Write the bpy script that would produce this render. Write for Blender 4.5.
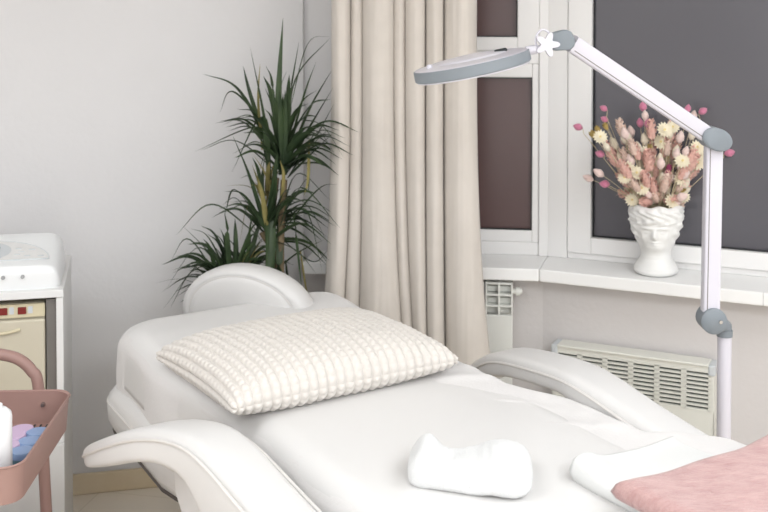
import bpy, bmesh, math, random
import numpy as np
from mathutils import Vector, Matrix, noise
random.seed(7)
sc = bpy.context.scene
for o in list(bpy.data.objects): bpy.data.objects.remove(o)
COL = sc.collection
PI = math.pi

# ------------------------------------------------------------ camera
F = 1067.0; CAM_H = 1.74; PITCH = math.radians(1.5)
SH = 236 - F*math.tan(PITCH)
cd = bpy.data.cameras.new('camera'); cam = bpy.data.objects.new('camera', cd); COL.objects.link(cam)
cd.sensor_width = 36; cd.lens = F*36/768; cd.shift_y = -SH/768; cd.clip_start = .05
cam.location = (0, 0, CAM_H); cam.rotation_euler = (PI/2-PITCH, 0, 0)
cd.dof.use_dof = True; cd.dof.focus_distance = 2.75; cd.dof.aperture_fstop = 5.0
sc.camera = cam
# ------------------------------------------------------------ world (dusk outside the windows)
w = bpy.data.worlds.new('dusk'); sc.world = w; w.use_nodes = True
bg = w.node_tree.nodes['Background']; bg.inputs[0].default_value = (.36, .34, .36, 1); bg.inputs[1].default_value = .9
# ------------------------------------------------------------ ceiling lamps and an added rear fill
def area(name, loc, size, power, col=(1, .97, .94), sy=None, target=None):
    l = bpy.data.lights.new(name, 'AREA'); l.energy = power; l.color = col; l.size = size
    if sy: l.shape = 'RECTANGLE'; l.size_y = sy
    o = bpy.data.objects.new(name, l); COL.objects.link(o); o.location = loc
    if target:
        o.rotation_euler = (Vector(target)-Vector(loc)).to_track_quat('-Z', 'Y').to_euler()
    return o
LC = (.915, .96, 1)
area('ceiling_panel_light', (1.8, 1.8, 2.66), 1.2, 19, LC, sy=1.2)
area('ceiling_panel_light', (-1.3, 1.3, 2.66), 1.3, 18, LC, sy=1.2)
area('ceiling_panel_light', (1.3, -.3, 2.66), 1.6, 47, LC, sy=1.2)
area('ceiling_panel_light', (-1.0, -.7, 2.66), 1.2, 12, LC, sy=1.2)
area('rear_fill_light', (.0, -1.32, 1.45), 3.2, 9, LC, sy=2.0, target=(0, 4, 1.1))  # unseen fill added behind the camera to lift the floor and low walls
# ------------------------------------------------------------ exposure
sc.view_settings.view_transform = 'Standard'; sc.view_settings.look = 'None'
sc.view_settings.gamma = 1; sc.view_settings.use_curve_mapping = False
sc.view_settings.exposure = 0.54

# ------------------------------------------------------------ helpers
def lin(c):
    return tuple(((x/255)/12.92 if x/255 <= .04045 else ((x/255+.055)/1.055)**2.4) for x in c)
def mat(name, rgb, rough=.6, spec=.5, bump=0, bscale=60, var=0, vscale=8, metal=0, sheen=0, trans=0, sss=0, bdist=.01, detail=3, rgb2=None):
    m = bpy.data.materials.new(name); m.use_nodes = True; nt = m.node_tree; b = nt.nodes['Principled BSDF']
    c = (*lin(rgb), 1)
    b.inputs['Base Color'].default_value = c; b.inputs['Roughness'].default_value = rough
    b.inputs['Specular IOR Level'].default_value = spec; b.inputs['Metallic'].default_value = metal
    b.inputs['Sheen Weight'].default_value = sheen; b.inputs['Transmission Weight'].default_value = trans
    if sss:
        b.inputs['Subsurface Weight'].default_value = sss; b.inputs['Subsurface Radius'].default_value = (.02, .015, .012); b.inputs['Subsurface Scale'].default_value = .5
    tc = nt.nodes.new('ShaderNodeTexCoord')
    if var or rgb2:
        n = nt.nodes.new('ShaderNodeTexNoise'); n.inputs['Scale'].default_value = vscale; n.inputs['Detail'].default_value = 4
        nt.links.new(tc.outputs['Object'], n.inputs['Vector'])
        r = nt.nodes.new('ShaderNodeValToRGB'); r.color_ramp.elements[0].position = .35; r.color_ramp.elements[1].position = .65
        d = lin(rgb2) if rgb2 else tuple(x*(1-var) for x in c[:3])
        r.color_ramp.elements[0].color = (*d, 1); r.color_ramp.elements[1].color = c
        nt.links.new(n.outputs['Fac'], r.inputs[0]); nt.links.new(r.outputs[0], b.inputs['Base Color'])
    if bump:
        n = nt.nodes.new('ShaderNodeTexNoise'); n.inputs['Scale'].default_value = bscale; n.inputs['Detail'].default_value = detail
        nt.links.new(tc.outputs['Object'], n.inputs['Vector'])
        q = nt.nodes.new('ShaderNodeBump'); q.inputs['Strength'].default_value = bump; q.inputs['Distance'].default_value = bdist
        nt.links.new(n.outputs['Fac'], q.inputs['Height']); nt.links.new(q.outputs[0], b.inputs['Normal'])
    return m
M = {}
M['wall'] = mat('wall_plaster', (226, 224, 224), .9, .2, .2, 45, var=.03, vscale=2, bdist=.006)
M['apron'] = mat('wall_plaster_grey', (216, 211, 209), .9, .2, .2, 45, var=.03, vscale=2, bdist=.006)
M['ceiling'] = mat('ceiling_paint', (238, 237, 235), .9, .2)
M['frame'] = mat('white_window_plastic', (243, 241, 239), .35, .5)
M['gasket'] = mat('black_gasket', (38, 40, 42), .6)
M['sill'] = mat('white_sill', (247, 246, 244), .3, .5)
M['curtain'] = mat('beige_curtain', (214, 206, 197), .85, .15, .15, 350, var=.04, vscale=12, sheen=.2, bdist=.002)
M['sheet'] = mat('white_velour_sheet', (223, 220, 218), .95, .1, .25, 120, sheen=.3, bdist=.003)
M['pillow'] = mat('cream_ribbed_plush', (220, 214, 207), .95, .1, .3, 400, sheen=.3, bdist=.002)
M['leather'] = mat('white_upholstery', (224, 222, 220), .38, .5, .08, 250, bdist=.002)
M['leather_base'] = mat('pale_grey_upholstery', (226, 222, 218), .45, .4, .08, 250, bdist=.002)  # slightly warmer tone for the bed's floor plate and pedestal
M['piping'] = mat('piping', (222, 218, 214), .45)
M['trimdark'] = mat('dark_trim', (88, 82, 78), .5)
M['terry'] = mat('white_terry', (234, 234, 233), .98, .1, .8, 420, sheen=.4, bdist=.004)
M['pad'] = mat('white_pad', (223, 223, 221), .9, .1, .2, 150, bdist=.003)
M['chrome'] = mat('chrome', (190, 190, 190), .25, metal=1)
M['lampwhite'] = mat('lamp_white', (213, 210, 218), .3, .5)
M['lampgrey'] = mat('lamp_grey', (128, 135, 141), .45, .5)
M['lampblack'] = mat('lamp_black', (40, 44, 46), .5)
M['ceramic'] = mat('white_plaster_ceramic', (240, 239, 236), .5, .4)
M['convector'] = mat('convector_white', (226, 225, 216), .4)
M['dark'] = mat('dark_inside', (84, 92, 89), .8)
M['radiator'] = mat('radiator_white', (232, 232, 226), .35)
M['rose'] = mat('dusty_rose_metal', (160, 128, 120), .45, .4)
M['plastic'] = mat('device_white', (236, 237, 237), .35)
M['cream'] = mat('cream_plastic', (206, 198, 178), .45)
M['creamlite'] = mat('cream_strip', (214, 203, 172), .45)
M['panelgrey'] = mat('panel_grey', (205, 209, 211), .4)
M['lcd'] = mat('lcd_grey', (150, 158, 158), .3)
M['red'] = mat('red_switch', (125, 38, 32), .4)
M['silver'] = mat('silver_key', (150, 150, 150), .35, metal=.6)
M['greymetal'] = mat('grey_metal_strip', (128, 124, 120), .45, metal=.3)
M['cabinet'] = mat('cabinet_white', (228, 227, 225), .45)
M['blue'] = mat('blue_lid', (140, 165, 205), .4)
M['blued'] = mat('teal_jar', (110, 150, 165), .35)
M['pink'] = mat('lilac_lid', (205, 180, 210), .4)
M['pinkd'] = mat('lilac_jar', (180, 155, 190), .35)
M['bottle'] = mat('white_bottle', (243, 243, 244), .3)
M['soil'] = mat('soil', (70, 55, 42), .9, bump=.5)
M['pot'] = mat('pot_grey', (190, 186, 180), .6)
M['trunk'] = mat('dracaena_trunk', (128, 112, 86), .85, bump=.5, bscale=80, var=.4, vscale=40)
M['leaf'] = mat('dracaena_leaf', (66, 84, 52), .45, .4, rgb2=(42, 58, 38), vscale=6)
M['leafold'] = mat('dracaena_dry_leaf', (158, 146, 92), .6, .3, rgb2=(108, 104, 62), vscale=14)
M['rod'] = mat('rod_metal', (190, 186, 178), .35, metal=.5)
M['stem'] = mat('dry_stem', (204, 190, 158), .8)
M['bpink'] = mat('bunny_tail_pink', (214, 132, 160), .95, .1, .6, 300, sheen=.4)
M['bpale'] = mat('bunny_tail_pale', (240, 214, 206), .95, .1, .6, 300, sheen=.4)
M['bcream'] = mat('bunny_tail_cream', (240, 228, 206), .95, .1, .6, 300, sheen=.4)
M['salmon'] = mat('salmon_plume', (246, 198, 184), .95, .1, .6, 300, sheen=.3)
M['peach'] = mat('peach_plume', (250, 222, 206), .95, .1, .6, 300, sheen=.3)
M['magenta'] = mat('magenta_plume', (186, 92, 132), .9, .1)
M['straw'] = mat('cream_strawflower', (244, 234, 208), .8, .2)
M['yolk'] = mat('strawflower_centre', (226, 206, 150), .85, .2)
M['mustard'] = mat('mustard_tuft', (190, 165, 104), .9, .1)

def floor_mat():
    m = bpy.data.materials.new('pale_wood_floor'); m.use_nodes = True; nt = m.node_tree; b = nt.nodes['Principled BSDF']
    tc = nt.nodes.new('ShaderNodeTexCoord'); mp = nt.nodes.new('ShaderNodeMapping'); mp.inputs['Rotation'].default_value = (0, 0, .2)
    br = nt.nodes.new('ShaderNodeTexBrick'); br.inputs['Scale'].default_value = 1; br.inputs['Brick Width'].default_value = 1.2; br.inputs['Row Height'].default_value = .19
    br.inputs['Mortar Size'].default_value = .0015
    br.inputs['Color1'].default_value = (*lin((240, 228, 210)), 1); br.inputs['Color2'].default_value = (*lin((245, 234, 218)), 1); br.inputs['Mortar'].default_value = (*lin((222, 210, 190)), 1)
    nt.links.new(tc.outputs['Object'], mp.inputs[0]); nt.links.new(mp.outputs[0], br.inputs['Vector']); nt.links.new(br.outputs[0], b.inputs['Base Color'])
    b.inputs['Roughness'].default_value = .4
    return m
M['floor'] = floor_mat()
def wood_mat():
    m = mat('light_oak_baseboard', (226, 210, 182), .5, rgb2=(218, 196, 160), vscale=5); return m
M['oak'] = wood_mat()
def pink_mat():
    m = bpy.data.materials.new('dusty_pink_blanket'); m.use_nodes = True; nt = m.node_tree; b = nt.nodes['Principled BSDF']
    b.inputs['Roughness'].default_value = .97; b.inputs['Specular IOR Level'].default_value = .1; b.inputs['Sheen Weight'].default_value = .35
    tc = nt.nodes.new('ShaderNodeTexCoord'); mp = nt.nodes.new('ShaderNodeMapping'); mp.inputs['Scale'].default_value = (26, 70, 26)
    n = nt.nodes.new('ShaderNodeTexNoise'); n.inputs['Scale'].default_value = 1; n.inputs['Detail'].default_value = 5; n.inputs['Roughness'].default_value = .65
    r = nt.nodes.new('ShaderNodeValToRGB'); r.color_ramp.elements[0].position = .3; r.color_ramp.elements[1].position = .72
    r.color_ramp.elements[0].color = (*lin((180, 139, 136)), 1); r.color_ramp.elements[1].color = (*lin((203, 168, 164)), 1)
    nt.links.new(tc.outputs['Object'], mp.inputs[0]); nt.links.new(mp.outputs[0], n.inputs['Vector']); nt.links.new(n.outputs['Fac'], r.inputs[0]); nt.links.new(r.outputs[0], b.inputs['Base Color'])
    n2 = nt.nodes.new('ShaderNodeTexNoise'); n2.inputs['Scale'].default_value = 260
    nt.links.new(tc.outputs['Object'], n2.inputs['Vector'])
    ad = nt.nodes.new('ShaderNodeMath'); ad.operation = 'ADD'; nt.links.new(n.outputs['Fac'], ad.inputs[0]); nt.links.new(n2.outputs['Fac'], ad.inputs[1])
    q = nt.nodes.new('ShaderNodeBump'); q.inputs['Strength'].default_value = .6; q.inputs['Distance'].default_value = .006
    nt.links.new(ad.outputs[0], q.inputs['Height']); nt.links.new(q.outputs[0], b.inputs['Normal'])
    return m
M['blanket'] = pink_mat()
def glass_mat(name, rgb):
    m = mat(name, rgb, .22, .5, trans=.35)
    return m
M['glass_a'] = glass_mat('dusk_glass_maroon', (112, 88, 86))
M['glass_b'] = glass_mat('dusk_glass_grey', (112, 110, 116))
def lens_mat():
    m = bpy.data.materials.new('clear_lens'); m.use_nodes = True; b = m.node_tree.nodes['Principled BSDF']
    b.inputs['Roughness'].default_value = .02; b.inputs['Transmission Weight'].default_value = 1; b.inputs['Base Color'].default_value = (.95, .97, .98, 1); b.inputs['IOR'].default_value = 1.45
    return m
M['lens'] = lens_mat()

def at(x, y, Y):
    v = (y-(256-SH))/F; c, s = math.cos(PITCH), math.sin(PITCH)
    fwd = c-v*s; dn = v*c+s
    return Vector(((x-384)/F/fwd*Y, Y, CAM_H-dn/fwd*Y))
def link(name, me, m, parent=None, smooth=True, bevel=0, autos=None):
    me.materials.append(m)
    if smooth:
        for p in me.polygons: p.use_smooth = True
        if autos is not None:
            me.set_sharp_from_angle(angle=math.radians(autos))
    o = bpy.data.objects.new(name, me); COL.objects.link(o)
    if parent: o.parent = parent
    if bevel:
        b = o.modifiers.new('bevel', 'BEVEL'); b.width = bevel; b.segments = 3; b.limit_method = 'ANGLE'
    return o
def obj(name, bm, m, parent=None, smooth=True, bevel=0, autos=40):
    bmesh.ops.recalc_face_normals(bm, faces=bm.faces)
    me = bpy.data.meshes.new(name); bm.to_mesh(me); bm.free()
    return link(name, me, m, parent, smooth, bevel, autos)
def tag(o, label, cat, group=None):
    o['label'] = label; o['category'] = cat
    if group: o['group'] = group
    return o
def struct(o):
    o['kind'] = 'structure'; return o
def empty(name, loc, label, cat, group=None, rz=0):
    o = bpy.data.objects.new(name, None); COL.objects.link(o); o.location = loc; o.rotation_euler = (0, 0, rz); o.empty_display_size = .1
    return tag(o, label, cat, group)
def box(bm, x0, x1, y0, y1, z0, z1, T=None):
    vs = [bm.verts.new(Vector((x, y, z)) if T is None else T(x, y, z)) for x in (x0, x1) for y in (y0, y1) for z in (z0, z1)]
    for f in ((0, 1, 3, 2), (4, 6, 7, 5), (0, 4, 5, 1), (2, 3, 7, 6), (0, 2, 6, 4), (1, 5, 7, 3)): bm.faces.new([vs[i] for i in f])
def tube(bm, pts, rad, n=12, cap=True, flat=1.0, upv=None):
    pts = [Vector(p) for p in pts]; rings = []
    if not hasattr(rad, '__len__'): rad = [rad]*len(pts)
    prev = None
    for i, p in enumerate(pts):
        t = (pts[min(i+1, len(pts)-1)]-pts[max(i-1, 0)]).normalized()
        if prev is None:
            a = Vector(upv) if upv else (Vector((0, 0, 1)) if abs(t.z) < .9 else Vector((1, 0, 0)))
        else: a = prev
        u = (a-t*a.dot(t)).normalized(); v = t.cross(u); prev = u
        rings.append([bm.verts.new(p+(u*math.cos(2*PI*k/n)+v*math.sin(2*PI*k/n)*flat)*rad[i]) for k in range(n)])
    for a, b in zip(rings, rings[1:]):
        for k in range(n): bm.faces.new((a[k], a[(k+1) % n], b[(k+1) % n], b[k]))
    if cap: bm.faces.new(rings[0][::-1]); bm.faces.new(rings[-1])
def lathe(bm, prof, n=24, T=None):
    rings = []
    for r, z in prof:
        if r < 1e-6: p = Vector((0, 0, z)); rings.append([bm.verts.new(T(p) if T else p)])
        else:
            rg = []
            for k in range(n):
                p = Vector((r*math.cos(2*PI*k/n), r*math.sin(2*PI*k/n), z)); rg.append(bm.verts.new(T(p) if T else p))
            rings.append(rg)
    for a, b in zip(rings, rings[1:]):
        for k in range(n):
            k2 = (k+1) % n
            if len(a) == 1 and len(b) == 1: continue
            if len(a) == 1: bm.faces.new((a[0], b[k2], b[k]))
            elif len(b) == 1: bm.faces.new((a[k], a[k2], b[0]))
            else: bm.faces.new((a[k], a[k2], b[k2], b[k]))
    if len(rings[0]) > 1: bm.faces.new(rings[0][::-1])
    if len(rings[-1]) > 1: bm.faces.new(rings[-1])
def grid_mesh(name, P, closed_u=False, closed_v=False):
    nu, nv, _ = P.shape; idx = np.arange(nu*nv).reshape(nu, nv); fs = []
    iu = range(nu if closed_u else nu-1); iv = range(nv if closed_v else nv-1)
    for i in iu:
        for j in iv:
            fs.append((int(idx[i, j]), int(idx[(i+1) % nu, j]), int(idx[(i+1) % nu, (j+1) % nv]), int(idx[i, (j+1) % nv])))
    me = bpy.data.meshes.new(name); me.from_pydata([tuple(map(float, p)) for p in P.reshape(-1, 3)], [], fs); me.update()
    return me
def catmull(pts, n):
    pts = [np.array(p, float) for p in pts]; P = [2*pts[0]-pts[1]]+pts+[2*pts[-1]-pts[-2]]; out = []
    for i in range(1, len(P)-2):
        for k in range(n):
            t = k/n; a, b, c, d = P[i-1], P[i], P[i+1], P[i+2]
            out.append(.5*((2*b)+(-a+c)*t+(2*a-5*b+4*c-d)*t*t+(-a+3*b-3*c+d)*t**3))
    out.append(pts[-1]); return out
def rounded_poly(w, d, r, n=6):
    out = []
    for cx, cy, a0 in ((w-r, d-r, 0), (-w+r, d-r, 90), (-w+r, -d+r, 180), (w-r, -d+r, 270)):
        for k in range(n+1):
            a = math.radians(a0+90*k/n); out.append((cx+r*math.cos(a), cy+r*math.sin(a)))
    return out
def prism(bm, poly, z0, z1, T=lambda x, y, z: Vector((x, y, z))):
    a = [bm.verts.new(T(x, y, z0)) for x, y in poly]; b = [bm.verts.new(T(x, y, z1)) for x, y in poly]; n = len(poly)
    for k in range(n): bm.faces.new((a[k], a[(k+1) % n], b[(k+1) % n], b[k]))
    bm.faces.new(a[::-1]); bm.faces.new(b)

# ------------------------------------------------------------ room shell
F0, F1, F2, F3 = [Vector(p) for p in ((-.300, 3.908), (.554, 3.79), (1.525, 3.325), (2.12, 2.86))]
segs = [(F0, F1), (F1, F2), (F2, F3)]
def dirn(a, b):
    d = (b-a).normalized(); return d, Vector((-d.y, d.x))      # n points outward (away from the room)
def offs(k):
    """sill-front polyline pushed outward by k, mitred"""
    D = [dirn(a, b) for a, b in segs]; out = [F0+D[0][1]*k]
    for i, p in enumerate((F1, F2)):
        n1, n2 = D[i][1], D[i+1][1]; m = (n1+n2).normalized(); out.append(p+m*(k/m.dot(n1)))
    out.append(F3+D[2][1]*k); return out
WP = offs(.10); GP = offs(.22); OP = offs(.30); SB = offs(.235)
def wallpoly(name, path, z0, z1, th=.12, m=None):
    """wall along a 2-D path, thickened outward"""
    bm = bmesh.new(); n = len(path); ns = []
    for i in range(n):
        d = []
        if i > 0: d.append(dirn(path[i-1], path[i])[1])
        if i < n-1: d.append(dirn(path[i], path[i+1])[1])
        mm = sum(d, Vector((0, 0))).normalized(); ns.append(path[i]+mm*(th/mm.dot(d[0])))
    for i in range(n-1):
        q = [path[i], path[i+1], ns[i+1], ns[i]]
        a = [bm.verts.new((p.x, p.y, z0)) for p in q]; b = [bm.verts.new((p.x, p.y, z1)) for p in q]
        for k in range(4): bm.faces.new((a[k], a[(k+1) % 4], b[(k+1) % 4], b[k]))
        bm.faces.new(a[::-1]); bm.faces.new(b)
    return struct(obj(name, bm, m or M['wall'], smooth=False))
H = 2.7
C0 = Vector((-.31, 4.075)); LD = Vector((-.972, -.235)); CL = C0+LD*2.0
wallpoly('wall_back', [CL, C0], 0, H)
wallpoly('wall_left', [Vector((CL.x, -1.4)), CL], 0, H)
wallpoly('wall_right', [Vector((WP[3].x+.5, WP[3].y-.35)), Vector((WP[3].x+.5, -1.4))], 0, H)
wallpoly('wall_front', [Vector((WP[3].x+.5, -1.4)), Vector((CL.x, -1.4))], 0, H)
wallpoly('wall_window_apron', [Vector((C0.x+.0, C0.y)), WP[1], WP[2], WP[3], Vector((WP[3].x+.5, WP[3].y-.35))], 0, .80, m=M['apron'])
wallpoly('wall_window_header', [Vector((C0.x, C0.y)), WP[1], WP[2], WP[3], Vector((WP[3].x+.5, WP[3].y-.35))], 2.42, H)
wallpoly('wall_window_end', [WP[3], Vector((WP[3].x+.5, WP[3].y-.35))], .80, 2.42)
dA, nA = dirn(F0, F1)
J0 = C0; J1 = C0+nA*.03; J2 = J1+dA*.22
wallpoly('wall_window_reveal', [J0, J1, J2], .80, 2.42)
bm = bmesh.new(); box(bm, -2.6, 3.0, -1.6, 4.6, -.1, 0); struct(obj('floor', bm, M['floor'], smooth=False))
bm = bmesh.new(); box(bm, -2.6, 3.0, -1.6, 4.6, H, H+.1); struct(obj('ceiling', bm, M['ceiling'], smooth=False))
def baseboard(name, a, b):
    bm = bmesh.new(); d, n = dirn(a, b); L = (b-a).length
    box(bm, 0, L, -.016, 0, 0, .075, lambda x, y, z: Vector((a.x+d.x*x+n.x*y, a.y+d.y*x+n.y*y, z)))
    struct(obj(name, bm, M['oak'], smooth=False, bevel=.004))
baseboard('baseboard_back', CL, C0)
baseboard('baseboard_left', Vector((CL.x, -1.4)), CL)
baseboard('baseboard_window', C0, WP[1]); baseboard('baseboard_right', WP[1], WP[2])
# sill: three boards with mitred ends
for i in range(3):
    bm = bmesh.new(); g = .0008
    if i == 1: pass
    d = (segs[i][1]-segs[i][0]).normalized()
    q = [segs[i][0]+d*g, segs[i][1]-d*g, SB[i+1]-d*g, SB[i]+d*g]
    a = [bm.verts.new((p.x, p.y, .805)) for p in q]; b = [bm.verts.new((p.x, p.y, .85)) for p in q]
    for k in range(4): bm.faces.new((a[k], a[(k+1) % 4], b[(k+1) % 4], b[k]))
    bm.faces.new(a[::-1]); bm.faces.new(b)
    struct(obj('trim_%d' % (i+1), bm, M['sill'], smooth=False, bevel=.005))
bm = bmesh.new(); _d, _n = dirn(F1, F2); _s = (765.5-384)/F/1.0; _u = (_s*F1.y-F1.x)/(_d.x-_s*_d.y)
box(bm, _u, _u+.001, -.0006, .0, .806, .849, lambda x, y, z: Vector((F1.x+_d.x*x+_n.x*y, F1.y+_d.y*x+_n.y*y, z)))
struct(obj('trim_4', bm, M['greymetal'], smooth=False))
# windows
def upx(px, P, d):
    """distance along the line P + d*u where the sight line of column px meets it"""
    s = (px-384)/F/(math.cos(PITCH)-.1*math.sin(PITCH)); return (s*P.y-P.x)/(d.x-s*d.y)
def window(idx, P, Q, glasses, bars, sash, gm):
    d, n = dirn(P, Q); L = (Q-P).length
    T = lambda x, y, z: Vector((P.x+d.x*x+n.x*y, P.y+d.y*x+n.y*y, z))
    bm = bmesh.new(); zt = 2.42; zb = .85
    for b in bars(L): box(bm, b[0], b[1], b[4] if len(b) > 4 else 0, .07, b[2], b[3], T)
    fr = struct(obj('window_%d' % idx, bm, M['frame'], smooth=False, bevel=.004))
    bm = bmesh.new()
    for s in sash(L): box(bm, s[0], s[1], s[4], s[5], s[2], s[3], T)
    obj('sash', bm, M['frame'], fr, smooth=False, bevel=.004)
    for g in glasses(L):
        bm = bmesh.new(); box(bm, g[0]-.01, g[1]+.01, .022, .030, g[2]-.01, g[3]+.01, T); obj('pane', bm, gm, fr, smooth=False)
        bm = bmesh.new(); w = .004
        for a in ((g[0], g[0]+w, g[2], g[3]), (g[1]-w, g[1], g[2], g[3]), (g[0], g[1], g[2], g[2]+w), (g[0], g[1], g[3]-w, g[3])):
            box(bm, a[0], a[1], .008, .021, a[2], a[3], T)
        obj('gasket', bm, M['gasket'], fr, smooth=False)
    return T
# window 1 (left part of the bay)
PA, QA = GP[0]+dA*.215, GP[1]
dd, _ = dirn(PA, QA)
u = lambda px: upx(px, PA, dd)
ugr, ugr2 = u(532), u(517)
ug0 = .10
def barsA(L):
    return [(0, .06, .85, 2.42), (L-.035, L, .85, 2.42, -.008), (.06, L-.035, .85, .90), (.06, L-.035, 2.36, 2.42), (.06, L-.035, 1.575, 1.625)]
def sashA(L):
    return [(.06, ug0, .90, 1.575, -.012, .06), (ugr, L-.0355, .90, 1.575, .0, .06), (ug0, ugr, .90, .944, .0, .06), (ug0, ugr, 1.523, 1.575, .0, .06),
            (.06, ug0, 1.625, 2.36, -.014, .06), (ugr2, L-.0355, 1.625, 2.36, -.014, .06), (ug0, ugr2, 1.625, 1.676, -.014, .06), (ug0, ugr2, 2.30, 2.36, -.014, .06)]
window(1, PA, QA, lambda L: [(ug0, ugr, .944, 1.523), (ug0, ugr2, 1.676, 2.30)], barsA, sashA, M['glass_a'])
PB, QB = GP[1], GP[2]; dB, nB = dirn(PB, QB)
ub = upx(592, PB, dB); us = upx(568.5, PB, dB)
window(2, PB, QB, lambda L: [(ub, L-.08, .936, 2.30)],
       lambda L: [(0, us-.002, .85, 2.42, -.008), (L-.04, L, .85, 2.42), (us-.002, L-.04, .85, .875), (us-.002, L-.04, 2.38, 2.42)],
       lambda L: [(us, ub, .875, 2.38, -.014, .06), (L-.08, L-.041, .875, 2.38, -.014, .06), (ub, L-.08, .875, .936, -.014, .06), (ub, L-.08, 2.30, 2.38, -.014, .06)], M['glass_b'])
window(3, GP[2], GP[3], lambda L: [(.13, L-.12, .936, 2.30)],
       lambda L: [(0, .05, .85, 2.42), (L-.05, L, .85, 2.42), (.05, L-.05, .85, .875), (.05, L-.05, 2.38, 2.42)],
       lambda L: [(.05, .13, .875, 2.38, -.014, .06), (L-.12, L-.05, .875, 2.38, -.014, .06), (.13, L-.12, .875, .936, -.014, .06), (.13, L-.12, 2.30, 2.38, -.014, .06)], M['glass_b'])

# ------------------------------------------------------------ bed
BC = Vector((-.217, 2.88)); Wv = Vector((.835, .55)).normalized(); Lv = Vector((Wv.y, -Wv.x))
BANG = math.atan2(Wv.y, Wv.x)
def bw(W, L, z): return Vector((BC.x+Wv.x*W+Lv.x*L, BC.y+Wv.y*W+Lv.y*L, z))
def sm(a, b, x):
    t = min(max((x-a)/(b-a), 0), 1); return t*t*(3-2*t)
def interp(tab, x):
    return float(np.interp(x, [t[0] for t in tab], [t[1] for t in tab]))
BASE = [(-.7, .822), (-.45, .815), (-.2, .788), (0, .775), (.3, .77), (.6, .758), (.9, .745), (1.6, .735)]
def core(L, side, grow=0):
    if side < 0: return -.27-.055*(1-sm(-.35, .10, L))-grow
    return .43+grow
def cover(name, zlift, grow, drop, m, parent, wr=0, overarm=False, closed=False, dropmap=None, rr=.05, n=(110, 150), lmax=1.48):
    """rounded slab / cloth over the bed, in bed coordinates"""
    L0, L1 = -.62-grow, lmax+grow; rc = .12
    D = rr*PI/2+drop
    nu, nv = n; P = np.zeros((nu, nv, 3))
    for i in range(nu):
        for j in range(nv):
            qL = (L0+rr-D)+(L1-L0-2*rr+2*D)*j/(nv-1)
            Lc = min(max(qL, L0), L1)
            W0 = core(Lc, -1, grow); W1 = core(Lc, 1, grow)
            if overarm: W1 = W1+.085*sm(.32, .52, Lc)+.14*sm(.74, .92, Lc)
            qW = (W0+rr-D)+(W1-W0-2*rr+2*D)*i/(nu-1)
            cx0, cx1, cy0, cy1 = W0+rc, W1-rc, L0+rc, L1-rc
            nx, ny = min(max(qW, cx0), cx1), min(max(qL, cy0), cy1)
            dx, dy = qW-nx, qL-ny; dist = math.hypot(dx, dy); e = dist-(rc-rr)
            if e <= 0: X, Yy, dz = qW, qL, 0
            else:
                ux, uy = dx/dist, dy/dist; dp = drop if dropmap is None else dropmap(nx, ny, ux, uy, drop)
                e = min(e, rr*PI/2+dp); a = min(e/rr, PI/2)
                rad = (rc-rr)+rr*math.sin(a); X, Yy = nx+ux*rad, ny+uy*rad
                dz = -rr*(1-math.cos(a))-max(0, e-rr*PI/2)
                if wr and e > rr:
                    hang = max(0, e-rr); s = math.atan2(uy, ux)*2.5+(nx+ny)*15
                    f = .008*min(1, hang/.1)*math.sin(s+2*noise.noise(Vector((nx*5, ny*5, 1))))
                    X += ux*f; Yy += uy*f
            z = interp(BASE, Yy)+zlift+dz
            if wr:
                q = Vector((X*4, Yy*4, 3.1)); z += wr*(noise.noise(q)+.5*noise.noise(q*2.3))
                # a few long soft creases
                for (cw, cl, ang, ln, am, wd) in CREASE:
                    a_, b_ = math.cos(ang), math.sin(ang); t = (X-cw)*a_+(Yy-cl)*b_; s_ = -(X-cw)*b_+(Yy-cl)*a_
                    s_ += .02*math.sin(t*9)
                    if abs(t) < ln: z += am*math.exp(-(s_/wd)**2)*(1-(t/ln)**2)
            if overarm:
                z += .024*sm(.42, .54, X)*sm(.38, .6, Yy)+.016*sm(.18, .42, X)*(1-sm(.35, .55, Yy))
            v = bw(X, Yy, z); P[i, j] = (v.x, v.y, v.z)
    me = grid_mesh(name, P)
    return link(name, me, m, parent)
CREASE = [(.30, .42, .9, .26, .005, .022), (.36, .62, .75, .30, .005, .022), (.15, .5, .5, .3, .003, .03), (-.1, -.45, .2, .3, .004, .03),
          (.38, .30, .7, .16, .006, .02), (0., .35, -.3, .35, .003, .03), (-.18, .55, 1.2, .3, .004, .025), (.33, .2, .4, .16, .005, .02)]
bed = empty('treatment_bed', bw(.08, .4, 0), 'white upholstered treatment bed with curved padded armrests under the sheet', 'bed')
bpy.context.view_layer.update()
BI = Matrix.Translation(-Vector(bed.location))
def child(o, root):
    o.parent = root; o.matrix_parent_inverse = Matrix.Translation(-Vector(root.location)); return o
mt = cover('mattress', -.012, -.012, .10, M['leather'], None, n=(70, 110), rr=.045)
md = mt.modifiers.new('s', 'SOLIDIFY'); md.thickness = .02; md.offset = -1
child(mt, bed)
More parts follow.
